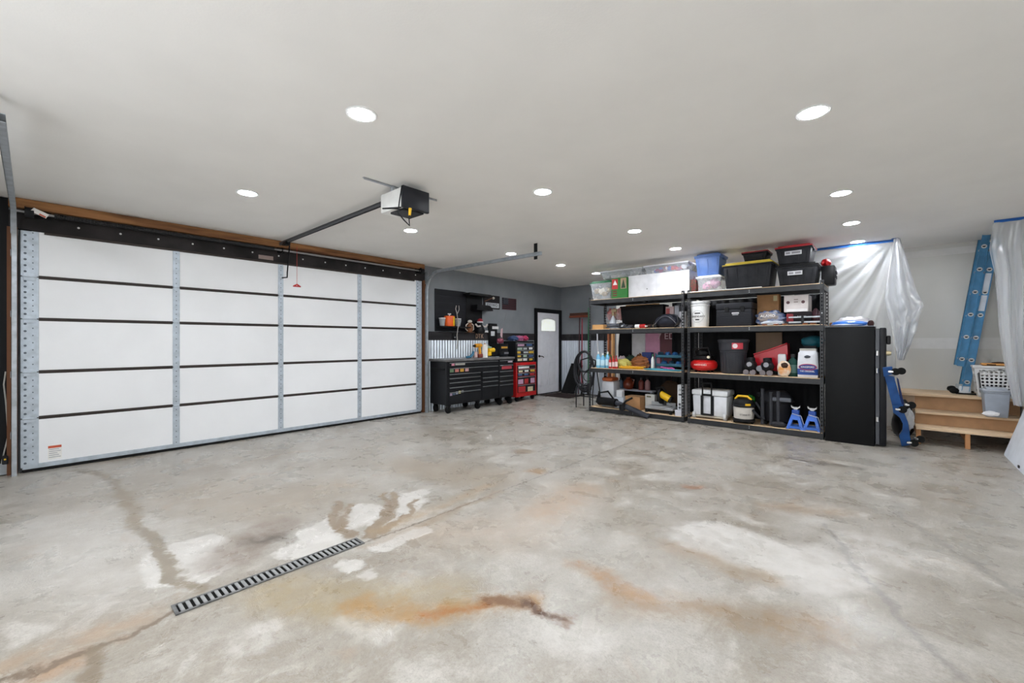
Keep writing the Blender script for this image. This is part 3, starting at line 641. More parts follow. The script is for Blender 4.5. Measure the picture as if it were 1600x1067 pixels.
MB().cyl((x, 7.4, L3 + .26), (x, 7.4, L3 + .33), .03, .026).box(x - .03, x + .075, 7.38, 7.42, L3 + .33, L3 + .39, .008).tube([(x + .05, 7.4, L3 + .33), (x + .06, 7.4, L3 + .28), (x + .045, 7.4, L3 + .25)], .008).obj('trigger', C(172, 152, 120), t)
t = thing('black_storage_bin', 'large black bin with a tan stick across its top on the third shelf', 'bin', (fx(1005, 7.3), 7.3, L3))
x0, x1 = fx(969, 7.42), fx(1036, 7.42)
MB().tbox(x0, x1, 7.43, 7.67, L3 + .001, L3 + .42, .03, .015, 2).box(x0 - .01, x1 + .01, 7.42, 7.675, L3 + .40, L3 + .43, .008).obj('bin_body', M('bin_black', (16, 16, 18), .55), t)
MB().tube([(fx(978, 7.45), 7.45, L3 + .44), (fx(1030, 7.45), 7.47, L3 + .442)], .011).obj('stick', C(170, 128, 74), t)
t = thing('caulk_tube', 'small red and white tube lying on the third shelf before the black bin', 'tube', (fx(1000, 7.14), 7.14, L3 + .03))
MB().cyl((fx(993, 7.14), 7.14, L3 + .036), (fx(1000, 7.14), 7.14, L3 + .036), .035).obj('tube_body', white, t)
MB().cyl((fx(1000, 7.14), 7.14, L3 + .036), (fx(1008, 7.14), 7.14, L3 + .036), .0352).obj('red_end', redp, t); MB().cyl((fx(1008, 7.14), 7.14, L3 + .036), (fx(1012, 7.14), 7.14, L3 + .036), .012, .004).obj('nozzle', white, t)
for k, (a, w, h_, c_) in enumerate(((976, .16, .07, (70, 70, 78)), (986, .1, .05, (60, 56, 62)), (1014, .14, .06, (62, 36, 30)), (1022, .06, .10, (90, 76, 60)))):
    x = fx(a, 7.19); o = thing('power_tool', ['grey angle grinder lying behind the folded stand on the third shelf', 'dark grey sander lying left of the red and white tube', 'dark brown drill lying right of the red and white tube', 'small brown sander beside the brown side of the backpack'][k], 'power tool', (x, 7.19, L3), group='power tools lying on the third shelf')
    MB().tube([(x - w / 2, 7.21, L3 + .035), (x, 7.205, L3 + .04), (x + w * .3, 7.2, L3 + h_ * .7)], .03, 10).obj('motor_body', C(*c_), o)
    MB().cyl((x + w * .3, 7.2, L3 + .002), (x + w * .3, 7.2, L3 + h_), .035, .028).obj('tool_head', blk, o)
t = thing('backpack', 'dark rounded bag lying on the third shelf by the centre post', 'bag', (fx(1044, 7.2), 7.2, L3))
x = fx(1042, 7.24)
MB().lump((x, 7.28, L3 + .115), (.22, .13, .125), 3, .12, floor=L3 + .002).obj('bag_body', M('navy_nylon', (34, 36, 46), .6), t)
MB().tube([(x - .2 + .4 * k / 12, 7.155 + .02 * abs(k - 6) / 6, L3 + .05 + .15 * math.sin(math.pi * k / 12)) for k in range(13)], .006).obj('zip', C(96, 96, 104), t)
MB().tube([(x + .17, 7.16, L3 + .03), (x + .23, 7.15, L3 + .1), (x + .2, 7.17, L3 + .2), (x + .12, 7.19, L3 + .22)], .012).obj('strap', blk2, t)
def pbx(c1):
    def f(t, x0, x1, z0, z1):
        MB().box(x0 + .01, x0 + (x1 - x0) * .5, 7.448, 7.452, z0 + .05, z1 - .03).obj('printed_panel', c1, t)
    return f
carton('pink and white printed carton standing behind the dark rounded bag', 1040, 1053, 478.5, 7.45, L3, .18, C(196, 170, 170), parts=pbx(C(160, 70, 70)), tapes=False)
carton('grey white carton standing behind the strap of the rounded bag', 1054, 1061, 477, 7.45, L3, .18, C(170, 172, 180), tapes=False)
carton('plain white carton by the centre post on the third shelf', 1061, 1071, 486, 7.36, L3, .2, C(214, 214, 220), tapes=False)

# third level, right unit
t = thing('plastic_bucket', 'white round bucket with black round emblem on the third shelf', 'bucket', (fx(1094, 7.26), 7.26, L3))
x = fx(1094, 7.27); h = .42
MB().lathe([(.125, 0), (.13, .01), (.142, .33), (.142, .34), (.15, .345), (.15, .362), (.143, .366), (.143, .40)], (x, 7.27, L3 + .001), 32).obj('bucket_body', white, t)
MB().lathe([(.152, .385), (.155, .39), (.155, .415), (.145, .42), (.0, .42)], (x, 7.27, L3 + .001), 32).obj('bucket_lid', white, t)
MB().tube([(x - .15, 7.25, L3 + .35), (x - .1, 7.13, L3 + .40), (x, 7.105, L3 + .375), (x + .1, 7.13, L3 + .40), (x + .15, 7.25, L3 + .35)], .004).obj('bail', galvd, t)
def arc_pts(cx, cy, r, half, z):
    return [(cx + r * math.sin(a), cy - r * math.cos(a), z) for a in [(-half + 2 * half * k / 10) for k in range(11)]]
em = MB()
for k in range(36):
    a0 = 2 * math.pi * k / 36; a1 = 2 * math.pi * (k + .6) / 36
    def pt(a):
        u = .095 * math.cos(a); ang = u / .139; rr = .1385 + .0015
        return (x + rr * math.sin(ang), 7.27 - rr * math.cos(ang), L3 + .17 + .095 * math.sin(a))
    em.tube([pt(a0), pt(a1)], .002, 4)
em.obj('emblem_ring', blk, t)
for zz, hw in ((.222, .32), (.12, .22)): MB().grid(lambda u, v: (x + .1403 * math.sin(-hw + 2 * hw * u), 7.27 - .1403 * math.cos(-hw + 2 * hw * u), L3 + zz - .009 + .018 * v), 8, 1).obj('small_print', blk, t)
for s_, zz, sz in (('LEGENDARY', .17, .042),):
    n = len(s_)
    for k, ch in enumerate(s_):
        ang = (k - (n - 1) / 2) * sz * .62 / .139
        text(t, ch, sz, (x + .1405 * math.sin(ang), 7.27 - .1405 * math.cos(ang), L3 + zz), (R(90), 0, ang), blk)
t = thing('hard_case', 'black plastic storage case with small white lettering on the third shelf', 'case', (fx(1147, 7.14), 7.14, L3))
x0, x1 = fx(1119, 7.14), fx(1174, 7.14)
MB().box(x0, x1, 7.14, 7.50, L3 + .002, L3 + .26, .012, 2).obj('case_body', M('case_grey', (40, 41, 46), .5), t); MB().box(x0 - .006, x1 + .006, 7.133, 7.507, L3 + .262, L3 + .36, .016, 2).obj('case_lid', MATS['case_grey'], t)
for k in range(7): MB().box(x0 + .01, x1 - .01, 7.134, 7.141, L3 + .03 + k * .032, L3 + .036 + k * .032).obj('rib', MATS['case_grey'], t)
for a in (.25, .7): MB().box(x0 + (x1 - x0) * a, x0 + (x1 - x0) * a + .06, 7.122, 7.134, L3 + .22, L3 + .30, .005).obj('latch', blk, t)
MB().box((x0 + x1) / 2 - .02, (x0 + x1) / 2 + .08, 7.1325, 7.1345, L3 + .19, L3 + .212).box((x0 + x1) / 2 - .01, (x0 + x1) / 2 + .07, 7.1325, 7.1345, L3 + .172, L3 + .18).obj('small_print', C(196, 196, 200), t)
carton('brown cardboard carton with a pale label at the back of the third shelf', 1183, 1217, 460, 7.50, L3, .16, card, parts=lambda t, x0, x1, z0, z1: MB().box(x0 + .22, x1 - .02, 7.498, 7.501, z1 - .1, z1 - .02).obj('shipping_label', C(206, 196, 150), t))
t = thing('plastic_bag', 'crumpled grey and blue plastic bag with white lettering on the third shelf', 'bag', (fx(1203, 7.2), 7.2, L3))
x = fx(1203, 7.24)
MB().lump((x, 7.28, L3 + .10), (.19, .11, .125), 9, .35, 3.5, 34, 22, L3 + .002).obj('bag_body', M('bag_film', (44, 78, 134), .25, scale=6, col2=(176, 180, 190)), t)
MB().lump((x - .02, 7.225, L3 + .125), (.14, .07, .08), 5, .25, 3, 24, 16).obj('printed_panel', C(150, 142, 140, .35), t)
text(t, 'ALAMO', .055, (x - .01, 7.145, L3 + .14), (R(84), 0, R(3)), paper)
MB().lump((x + .03, 7.19, L3 + .04), (.13, .05, .035), 6, .4, 3, floor=L3 + .003).obj('bag_fold', C(206, 214, 226, .3), t)
t = thing('red_tool_bag', 'black and dark red tool bag under the white carton on the third shelf', 'bag', (fx(1255, 7.2), 7.2, L3))
x0, x1 = fx(1229, 7.2), fx(1269, 7.2)
MB().box(x0, x1, 7.2, 7.5, L3 + .05, L3 + .185, .02, 2).obj('bag_body', M('bag_black', (30, 22, 26), .6), t); MB().box(x0 - .004, x0 + .09, 7.195, 7.505, L3 + .045, L3 + .17, .02, 2).obj('red_side', C(130, 24, 36), t)
MB().box(x0 - .02, x1 + .02, 7.18, 7.52, L3 + .002, L3 + .05, .008).obj('bag_base', C(58, 58, 62), t)
MB().lump((x1 + .03, 7.3, L3 + .12), (.06, .1, .10), 3, .4, floor=L3 + .052).obj('side_pocket', C(70, 34, 46), t); text(t, 'NCW', .04, ((x0 + x1) / 2 + .03, 7.198, L3 + .115), FRONT, C(196, 196, 200))
zt = L3 + .187
t = carton('white printed carton with punched holes on the black and red tool bag', 1225, 1263, 461, 7.2, zt, .34, C(206, 198, 196), tapes=False, parts=lambda t, x0, x1, z0, z1: [MB().cyl((a, 7.198, (z0 + z1) / 2 + .02), (a, 7.201, (z0 + z1) / 2 + .02), .022).obj('round_print', C(84, 50, 56), t) for a in (x0 + .05, x1 - .06)] + [MB().box(x0 + .12, x1 - .12, 7.198, 7.201, z1 - .065 - .035 * k, z1 - .05 - .035 * k).obj('print_line', C(150, 136, 134), t) for k in range(2)] + [MB().box(x0 + .03, x1 - .01, 7.196, 7.201, z0 + .002, z0 + .04).obj('bottom_flap', C(226, 224, 224), t)])
t = thing('bar_clamp', 'grey steel bar clamp lying at the shelf end beyond the red tool bag', 'clamp', (-.75, 7.16, L3))
MB().box(-1.10, -.70, 7.150, 7.158, L3 + .10, L3 + .118).obj('bar', galvd, t); MB().box(-1.10, -.70, 7.162, 7.170, L3 + .03, L3 + .05).obj('bar', galvd, t)
MB().box(-.725, -.70, 7.14, 7.18, L3 + .015, L3 + .14, .004).obj('jaw', blk2, t); MB().box(-.95, -.92, 7.14, 7.18, L3 + .002, L3 + .13, .004).obj('jaw', blk2, t); MB().cyl((-.712, 7.16, L3 + .14), (-.712, 7.16, L3 + .165), .01).obj('screw', alu, t)
for k, a in enumerate((1194, 1212, 1226, 1258, 1270)):
    x = fx(a, 7.13); o = MB().tube([(x - .03, 7.135, L3 + .014), (x, 7.14, L3 + .014), (x + .025, 7.13, L3 + .014), (x + .03, 7.16, L3 + .014)], .008, 8).obj('copper_fitting', M('dull_copper', (150, 92, 58), .4, .6))
    tag(o, 'small copper pipe elbow on the front edge of the third shelf, %s from the bucket' % ['first', 'second', 'third', 'fourth', 'fifth'][k], 'pipe fitting', 'copper fittings on the shelf edge')

# ------------------------------------------------------------------ second level, left unit
Y = 7.17
for k, (a, r) in enumerate(((935, .040), (942, .044), (949.5, .042))):
    bottle('detergent_bottle', ['pale blue bottle with white cap, leftmost on the second shelf', 'pale blue bottle with white cap, middle of the three on the second shelf', 'pale blue bottle with white cap beside the red bottles'][k], a, 549 + 2 * (k % 2), Y + .03 * k, L2, r, C(120, 190, 226, .3), white, C(196, 226, 240), 'pale blue bottles on the second shelf')
for k, a in enumerate((953.5, 958.5, 963)):
    bottle('red_bottle', ['red bottle with white band next to the pale blue bottles', 'red bottle with white band, middle of the three red ones', 'red bottle with white band next to the yellow bag'][k], a, 557 - k, Y - .02, L2, .027, C(186, 34, 38, .35), C(170, 30, 34), C(226, 200, 200), 'red bottles on the second shelf')
o = MB().lump((fx(974, 7.3), 7.3, L2 + .08), (.15, .1, .1), 2, .3, 3, floor=L2 + .002).obj('seed_bag', C(178, 168, 84, .6)); tag(o, 'yellow green soft bag between red bottles and brown rope heap', 'bag')
def squiggle(c, rx, ry, h, n, seed, zf):
    rnd = random.Random(seed); pts = []
    for k in range(n):
        t = k / n; a = t * 2 * math.pi * 6 + rnd.uniform(-.3, .3); q = rnd.uniform(.45, 1)
        pts.append((c[0] + rx * q * math.cos(a), c[1] + ry * q * math.sin(a), zf + h * t * rnd.uniform(.3, 1)))
    return pts
o = MB().tube(squiggle((fx(988, 7.2), 7.2, 0), .27, .07, .05, 90, 3, L2 + .014), .009).obj('yellow_rope', C(232, 176, 30)); tag(o, 'tangle of yellow rope lying along the front of the second shelf', 'rope')
t = thing('rope_heap', 'brown heap of rope and sacking behind the yellow rope', 'rope', (fx(999, 7.35), 7.38, L2))
MB().lump((fx(999, 7.4), 7.42, L2 + .10), (.17, .09, .13), 6, .35, 3, floor=L2 + .002).obj('sack', C(150, 92, 52), t); MB().tube(squiggle((fx(1000, 7.38), 7.38, 0), .18, .1, .2, 70, 5, L2 + .03), .008).obj('rope', C(176, 112, 66), t)
for k, (a, c_, rr, lb) in enumerate(((971, (206, 190, 196), .06, 'pale pink cloth bundle behind the yellow bag'), (984, (40, 62, 50), .07, 'dark green cloth bundle left of the brown rope heap'), (998, (110, 66, 34), .05, 'brown leather glove bundle on top behind the rope heap'), (949, (110, 136, 96), .06, 'sage green cloth bundle behind the red bottles'))):
    o = MB().lump((fx(a, 7.52), 7.55, L2 + .11), (rr * 1.4, .07, .11 + .02 * k), k + 11, .35, 3, floor=L2 + .002).obj('cloth_bundle', C(*c_)); tag(o, lb, 'cloth', 'cloth bundles at the back of the second shelf')
carton('navy blue box behind the brown rope heap', 1003, 1017, 550, 7.56, L2, .12, C(34, 52, 112), tapes=False)
bottle('glue_bottle', 'slim white bottle with green cap left of the teal tool caddy', 1020, 553, 7.24, L2, .03, C(216, 222, 220), grn)
t = thing('tool_caddy', 'teal two tier tool caddy full of blue tools on the second shelf', 'caddy', (fx(1046, 7.2), 7.3, L2))
x0, x1 = fx(1024, 7.2), fx(1067, 7.2); teal = M('teal_plastic', (28, 84, 104), .5)
for z in (.07, .22): MB().box(x0, x1, 7.2, 7.52, L2 + z, L2 + z + .012, .002).box(x0, x1, 7.2, 7.21, L2 + z, L2 + z + .05, .002).obj('tray', teal, t)
for a in (x0, x1 - .015): MB().box(a, a + .015, 7.2, 7.215, L2 + .001, L2 + .30).box(a, a + .015, 7.5, 7.515, L2 + .001, L2 + .30).obj('upright', teal, t)
for k in range(7):
    xx = x0 + .05 + (x1 - x0 - .1) * k / 6; MB().lump((xx, 7.32, L2 + (.125 if k % 2 else .275)), (.05, .07, .045), k, .35, 3, nu=14, nv=9).obj('tool', C(38, 92, 150) if k % 3 else C(26, 56, 76), t)
o = MB().lump((fx(1035, 7.15), 7.15, L2 + .016), (.30, .04, .022), 4, .4, 4, 40, 10, L2 + .002).obj('teal_towel', C(70, 146, 166, .8)); tag(o, 'crumpled light teal towel along the front edge of the second shelf', 'towel')
o = MB().tube([(fx(1032 + k * 2.2, 7.15), 7.155 + .02 * math.sin(k * 1.7), L2 + .058 - .002 * k + .006 * math.sin(k)) for k in range(11)], .014, 8).obj('pink_strap', C(190, 84, 146)); tag(o, 'magenta strap lying on the teal towel', 'strap')
# tall sheets standing behind the second shelf
def sheet(name, label, px0, px1, pyt, Y, z0, mat, th=.02, cat='board', wob=0):
    x0, x1 = fx(px0, Y), fx(px1, Y); z1 = fz((px0 + px1) / 2, pyt, Y)
    rnd = random.Random(int(px0)); pts = [(x0, Y, z0 + .001), (x1, Y, z0 + .001)] + [(x1 - rnd.uniform(0, wob), Y, z0 + (z1 - z0) * k / 5) for k in range(1, 6)] + [(x0 + rnd.uniform(0, wob), Y, z0 + (z1 - z0) * k / 5) for k in range(5, 0, -1)]
    o = MB().prism(pts, (0, th, 0)).obj(name, mat, smooth=0); tag(o, label, cat); return o
sheet('tarp_roll', 'black tarp standing upright behind the second shelf, left of the white sheet', 966, 987, 517, 7.83, 0, M('tarp_black', (14, 14, 18), .7), .1, 'tarp', .05)
sheet('foam_sheet', 'white foam sheet standing behind the second shelf between tarp and pink board', 987.5, 1008, 515, 7.84, 0, C(206, 206, 210, .8), .04)
sheet('pink_insulation', 'pink insulation board standing behind the second shelf', 1008.5, 1031, 515, 7.83, 0, C(206, 150, 178, .8), .05)
s_ = sheet('sign_board', 'dark red sign board with white lettering behind the teal caddy', 1031.5, 1050, 515, 7.83, 0, C(92, 40, 50), .02)
text(s_, '7 ED', .17, (fx(1041, 7.828), 7.828, fz(1041, 525, 7.83)), FRONT, C(206, 180, 186))
o = MB().lump((fx(1066, 7.95), 7.95, L2 + .40), (.26, .1, .10), 3, .2, floor=None).obj('mustard_cushion', C(150, 108, 30, .8)); o.location.z = 0
tag(o, 'mustard yellow cushion wedged behind the shelf posts near the compressor', 'cushion')
for k, (a, c_) in enumerate(((949, (150, 86, 52)), (955, (196, 146, 92)))):
    o = MB().box(fx(a, 8.6), fx(a, 8.6) + .045, 8.6, 8.69, 0, fz(a, 519, 8.6), .003).obj('lumber', M('lumber%d' % k, c_, .7)); tag(o, ['reddish wood stud standing behind the left shelf', 'light pine stud standing behind the left shelf'][k], 'lumber')

# second level, right unit
t = thing('air_compressor', 'red pancake air compressor on the second shelf by the centre post', 'compressor', (fx(1100, 7.33), 7.33, L2))
x = fx(1100, 7.34); 
MB().lathe([(.05, .03), (.15, .035), (.195, .07), (.205, .12), (.195, .165), (.15, .195), (.05, .2)], (x, 7.34, L2), 32).obj('tank', M('tank_red', (200, 30, 30), .3), t)
MB().box(x - .14, x + .14, 7.24, 7.44, L2 + .19, L2 + .27, .03, 2).lump((x - .03, 7.34, L2 + .31), (.11, .09, .07), 2, .25).obj('motor_cover', blk, t)
MB().tube([(x - .13, 7.24, L2 + .22), (x - .13, 7.22, L2 + .38), (x + .1, 7.22, L2 + .40), (x + .13, 7.26, L2 + .25)], .012).obj('carry_handle', blk, t)
for a in (40, 140, 220, 320): MB().cyl((x + .13 * math.cos(R(a)), 7.34 + .13 * math.sin(R(a)), L2 + .001), (x + .13 * math.cos(R(a)), 7.34 + .13 * math.sin(R(a)), L2 + .05), .02).obj('foot', rub, t)
MB().cyl((x + .11, 7.22, L2 + .25), (x + .11, 7.20, L2 + .25), .022).obj('gauge', C(226, 220, 190), t); text(t, 'PORTER+CABLE', .034, (x + .01, 7.133, L2 + .125), FRONT, paper, sx=.8)
t = thing('trash_can', 'dark grey trash can with red label on the second shelf', 'trash can', (fx(1146, 7.36), 7.36, L2))
x = fx(1146, 7.36)
MB().lathe([(.16, 0), (.172, .015), (.19, .33), (.195, .335), (.195, .36), (.205, .365), (.212, .48), (.22, .485), (.222, .505), (.20, .505)], (x, 7.36, L2 + .001), 36).obj('can_body', M('can_grey', (58, 59, 64), .55), t)
MB().lathe([(.226, .505), (.228, .52), (.21, .535), (.0, .54)], (x, 7.36, L2 + .001), 36).obj('can_rim', MATS['can_grey'], t)
for k in range(12):
    a = R(180 + 15 * k + 8); MB().hexa([(x + .165 * math.cos(a + q) , 7.36 + .165 * math.sin(a + q), L2 + .03) for q in (-.03, .03)] + [(x + .178 * math.cos(a + q), 7.36 + .178 * math.sin(a + q), L2 + .03) for q in (.03, -.03)], [(x + .18 * math.cos(a + q), 7.36 + .18 * math.sin(a + q), L2 + .33) for q in (-.03, .03)] + [(x + .195 * math.cos(a + q), 7.36 + .195 * math.sin(a + q), L2 + .33) for q in (.03, -.03)]).obj('rib', MATS['can_grey'], t)
lb = MB().grid(lambda u, v: (x + .2165 * math.sin(.15 + .75 * u), 7.36 - .2165 * math.cos(.15 + .75 * u), L2 + .385 + .095 * v), 10, 1).obj('red_label', C(214, 70, 84), t)
MB().cyl((x + .2175 * math.sin(.35), 7.36 - .2175 * math.cos(.35), L2 + .432), (x + .221 * math.sin(.35), 7.36 - .221 * math.cos(.35), L2 + .432), .036).obj('round_mark', C(226, 210, 212), lb)
t = thing('red_cooler', 'glossy red sloped plastic tub behind the black rollers on the second shelf', 'tub', (fx(1207, 7.4), 7.4, L2))
MB().prism([FP(1180, 572, 7.42), FP(1216, 580, 7.42), FP(1231, 560, 7.42), FP(1230, 536, 7.42), FP(1178, 553, 7.42)], (0, .2, 0)).obj('tub_body', M('red_gloss', (196, 22, 40), .25), t)
MB().tube([FP(1178, 553, 7.41), FP(1205, 545, 7.41), FP(1230, 536, 7.41)], .012).obj('rim', MATS['red_gloss'], t); MB().box(fx(1182, 7.42), fx(1226, 7.42), 7.43, 7.6, L2 + .001, L2 + .12).obj('base', blk, t)
t = thing('inline_skates', 'pair of black skates with grey wheels in front of the red tub', 'skates', (fx(1190, 7.2), 7.2, L2))
for a in (1173, 1199):
    x = fx(a, 7.2); MB().lump((x, 7.22, L2 + .13), (.085, .12, .09), a % 7, .2).tube([(x, 7.24, L2 + .15), (x - .01, 7.26, L2 + .25)], .06, 10).obj('boot', blk, t)
    for q in range(2): MB().cyl((x - .05 + q * .09, 7.13, L2 + .041), (x - .05 + q * .09, 7.17, L2 + .041), .04).obj('wheel', C(120, 112, 116), t)
    MB().cyl((x, 7.10, L2 + .16), (x, 7.13, L2 + .16), .035).obj('buckle', C(150, 150, 156), t)
MB().cyl((fx(1187, 7.18), 7.17, L2 + .10), (fx(1187, 7.18), 7.21, L2 + .10), .045).obj('brake', C(130, 130, 136), t)
t = thing('snack_bag', 'white and orange printed bag left of the green bottle', 'bag', (fx(1223, 7.18), 7.18, L2))
x0, x1 = fx(1214.5, 7.17), fx(1231, 7.17)
MB().box(x0, x1 - .03, 7.20, 7.28, L2 + .001, L2 + .32, .02, 2).obj('white_case', C(206, 206, 208), t); MB().lump(((x0 + x1) / 2 + .02, 7.17, L2 + .11), (.085, .04, .11), 4, .2, floor=L2 + .002).obj('printed_bag', M('orange_print', (224, 150, 70), .5, scale=12, col2=(240, 230, 214)), t)
MB().lump(((x0 + x1) / 2 + .03, 7.14, L2 + .16), (.045, .02, .04), 2, .2).obj('dark_print', C(60, 40, 30), t)
bottle('green_bottle', 'dark green bottle between the printed bag and charcoal bag', 1239, 553, 7.24, L2, .06, C(24, 62, 56, .25), C(40, 44, 46), C(60, 96, 90), sy=.8)
t = thing('charcoal_bag', 'blue and white charcoal bag standing on the second shelf by the safe', 'bag', (fx(1264, 7.16), 7.2, L2))
x0, x1 = fx(1246.5, 7.16), fx(1278, 7.16); w = x1 - x0
def cb_(u, v, bulge):
    xx = x0 + w * u + .012 * math.sin(v * 5) * (u - .5); yy = 7.17 - bulge * math.sin(math.pi * u) ** .6 * math.sin(math.pi * min(1, v * 1.05 + .05)) ** .5
    return (xx * 1 + (.03 * (.5 - u) * (v > .85)), yy, L2 + .002 + .40 * v)
MB().grid(lambda u, v: cb_(u, v, .045), 16, 20).grid(lambda u, v: (cb_(u, v, .045)[0], 7.17 + .14 - .02 * abs(v - .5), cb_(u, v, 0)[2]), 16, 20).grid(lambda u, v: Vector(cb_(0, v, 0)).lerp(Vector((cb_(0, v, 0)[0], 7.30, cb_(0, v, 0)[2])), u), 1, 20).grid(lambda u, v: Vector(cb_(1, v, 0)).lerp(Vector((cb_(1, v, 0)[0], 7.30, cb_(1, v, 0)[2])), u), 1, 20).grid(lambda u, v: (cb_(u, 1, 0)[0], 7.17 + .13 * v, L2 + .402), 8, 1).obj('bag_body', C(216, 218, 224, .5), t)
def band(n, v0, v1, u0, u1, mat, off=.003): return MB().grid(lambda u, v: (lambda p: (p[0], p[1] - off, p[2]))(cb_(u0 + (u1 - u0) * u, v0 + (v1 - v0) * v, .046)), 16, 4).obj(n, mat, t)
band('blue_band', .09, .30, .0, 1, C(40, 78, 156)); band('top_fold', .93, 1, 0, 1, C(180, 176, 168))
ov = MB()
ov.lathe([(.001, .0), (.105, .0), (.105, .004), (.001, .004)], (0, 0, 0), 28, 1, .42).xf(Matrix.Translation((x0 + w * .52, 7.122, L2 + .148)) @ Matrix.Rotation(R(90), 4, 'X')).obj('red_oval', C(170, 40, 70), t)
MB().lathe([(.001, .0), (.096, .0), (.096, .004), (.001, .004)], (0, 0, 0), 28, 1, .36).xf(Matrix.Translation((x0 + w * .52, 7.119, L2 + .148)) @ Matrix.Rotation(R(90), 4, 'X')).obj('blue_oval', C(48, 60, 130), t)
text(t, 'KINGSFORD', .034, (x0 + w * .52, 7.1135, L2 + .147), FRONT, paper, sx=.82); text(t, 'THE ORIGINAL', .03, (x0 + w * .5, 7.117, L2 + .088), FRONT, paper, sx=.85)
MB().lump((x0 + w * .5, 7.128, L2 + .29), (.035, .01, .02), 3, .3).obj('briquet_print', C(60, 64, 74), t)
o = MB().lump((fx(1270, 7.5), 7.5, L2 + .50), (.14, .1, .085), 2, .2).obj('cloth_roll', C(24, 100, 116)); tag(o, 'teal rounded cloth bundle above and behind the charcoal bag', 'cloth')
o.location = (0, 0, 0); MB().box(fx(1258, 7.5), fx(1276, 7.5), 7.42, 7.6, L2 + .001, L2 + .44).obj('box_under', C(30, 30, 34)); tag(bpy.data.objects['box_under'], 'black box behind the charcoal bag under the teal bundle', 'box'); bpy.data.objects['box_under'].name = 'black_box'
t = carton('brown wooden box at the back of the second shelf behind the red tub', 1181, 1222, 519, 7.64, L2, .05, C(110, 84, 56), tapes=False, name='wooden_box')

# ------------------------------------------------------------------ bottom level, left unit
t = thing('air_purifier', 'white upright machine with orange top at the left end of the bottom shelf', 'machine', (fx(948, 7.3), 7.3, L1))
x0, x1 = fx(939, 7.25), fx(957, 7.25)
MB().tbox(x0, x1, 7.29, 7.55, L1 + .16, L1 + .48, -.01, .02, 2).box(x0 + .1, x1, 7.25, 7.55, L1 + .001, L1 + .17, .01).obj('shell', C(206, 208, 214), t)
MB().box(x0 + .01, x1 - .02, 7.26, 7.54, L1 + .48, L1 + .55, .02).obj('orange_top', C(176, 88, 44), t); MB().box(x0, x0 + .1, 7.27, 7.52, L1 + .001, L1 + .15, .01).obj('foot_box', C(168, 182, 206), t)
MB().box(x0 + .01, x0 + .09, 7.252, 7.262, L1 + .15, L1 + .16).obj('slot', blk, t)
t = thing('leaf_blower', 'black leaf blower leaning out over the front beam of the bottom shelf', 'blower', FP(950, 633, 7.16))
MB().tube([FP(962, 628, 7.12), FP(990, 640, 7.07), FP(1014, 651, 7.045)], .05, 14, .035).obj('nozzle_tube', M('blower_grey', (52, 54, 62), .4), t)
MB().tube([FP(936, 626, 7.18), FP(943, 626, 7.17), FP(952, 627, 7.15), FP(963, 629, 7.12)], .075, 16).obj('motor_body', blk, t)
MB().tube([FP(973, 632, 7.07), FP(978, 626, 7.09), FP(988, 621, 7.12)], .018, 8).obj('grip', blk, t); MB().tube([FP(932, 628, 7.2), FP(936, 613, 7.2), FP(950, 611, 7.2), FP(958, 622, 7.14)], .016, 8).obj('rear_handle', blk, t)
MB().tube([FP(972, 631, 7.055), FP(972.5, 640, 7.055)], .055, 12).obj('collar', blk, t)
carton('small white cube box on the bottom shelf left of the brown carton', 960, 974, 620, 7.22, L1, .16, C(206, 212, 222), tapes=False)
carton('second small white box stacked on the white cube at the bottom shelf', 963, 972, 609, 7.25, fz(967, 620, 7.22), .1, C(220, 222, 226), tapes=False)
carton('brown cardboard carton on the bottom shelf behind the leaf blower', 977, 1000, 619, 7.24, L1, .26, card)
t = thing('folding_bench', 'low grey bench across the bottom shelf holding a brown jug', 'bench', (fx(992, 7.55), 7.6, L1))
x0, x1 = fx(967, 7.56), fx(1021, 7.56); zz = fz(990, 608, 7.56)
MB().box(x0, x1, 7.53, 7.685, zz - .03, zz, .004).obj('bench_top', C(150, 154, 166), t)
for a in (x0 + .03, x1 - .06): MB().box(a, a + .03, 7.55, 7.67, L1 + .001, zz - .03).obj('leg', C(120, 124, 132), t)
t = thing('ceramic_jug', 'glossy brown jug standing on the grey bench', 'jug', (fx(982, 7.6), 7.6, zz))
MB().lathe([(.07, 0), (.10, .04), (.105, .11), (.07, .17), (.04, .2), (.045, .225)], (fx(982, 7.61), 7.61, zz + .001), 20).obj('jug_body', C(104, 44, 26, .25), t); MB().tube([(fx(982, 7.61) + .045, 7.6, zz + .2), (fx(982, 7.61) + .12, 7.6, zz + .18), (fx(982, 7.61) + .10, 7.6, zz + .1)], .012).obj('jug_handle', C(104, 44, 26, .25), t)
for k, (a, c_) in enumerate(((970, (70, 90, 110)), (1002, (110, 50, 44)), (1012, (150, 110, 112)))):
    bottle('paint_can', ['slate blue tin on the grey bench beside the brown jug', 'dark red tin on the grey bench right of the brown jug', 'dusty pink tin at the right end of the grey bench'][k], a, 590, 7.61, zz, .05, C(*c_), C(60, 60, 64), cat='tin')
carton('grey white box with small dark print behind the miter saw', 1008, 1023, 616, 7.40, L1, .1, C(200, 200, 196), tapes=False, parts=lambda t, x0, x1, z0, z1: MB().box(x0 + .03, x0 + .11, 7.398, 7.401, z1 - .05, z1 - .025).obj('print_line', C(90, 90, 60), t))
t = thing('miter_saw', 'miter saw with yellow motor and grey base on the bottom shelf', 'saw', (fx(1030, 7.2), 7.25, L1))
x0, x1 = fx(1004, 7.18), fx(1052, 7.18); xc = fx(1037, 7.25)
MB().box(x0 + .05, x1, 7.16, 7.44, L1 + .06, L1 + .11, .012).lathe([(.17, .105), (.17, .125), (.001, .125)], (xc - .05, 7.3, L1), 24).obj('base', C(170, 172, 176, .4, metal=.4), t)
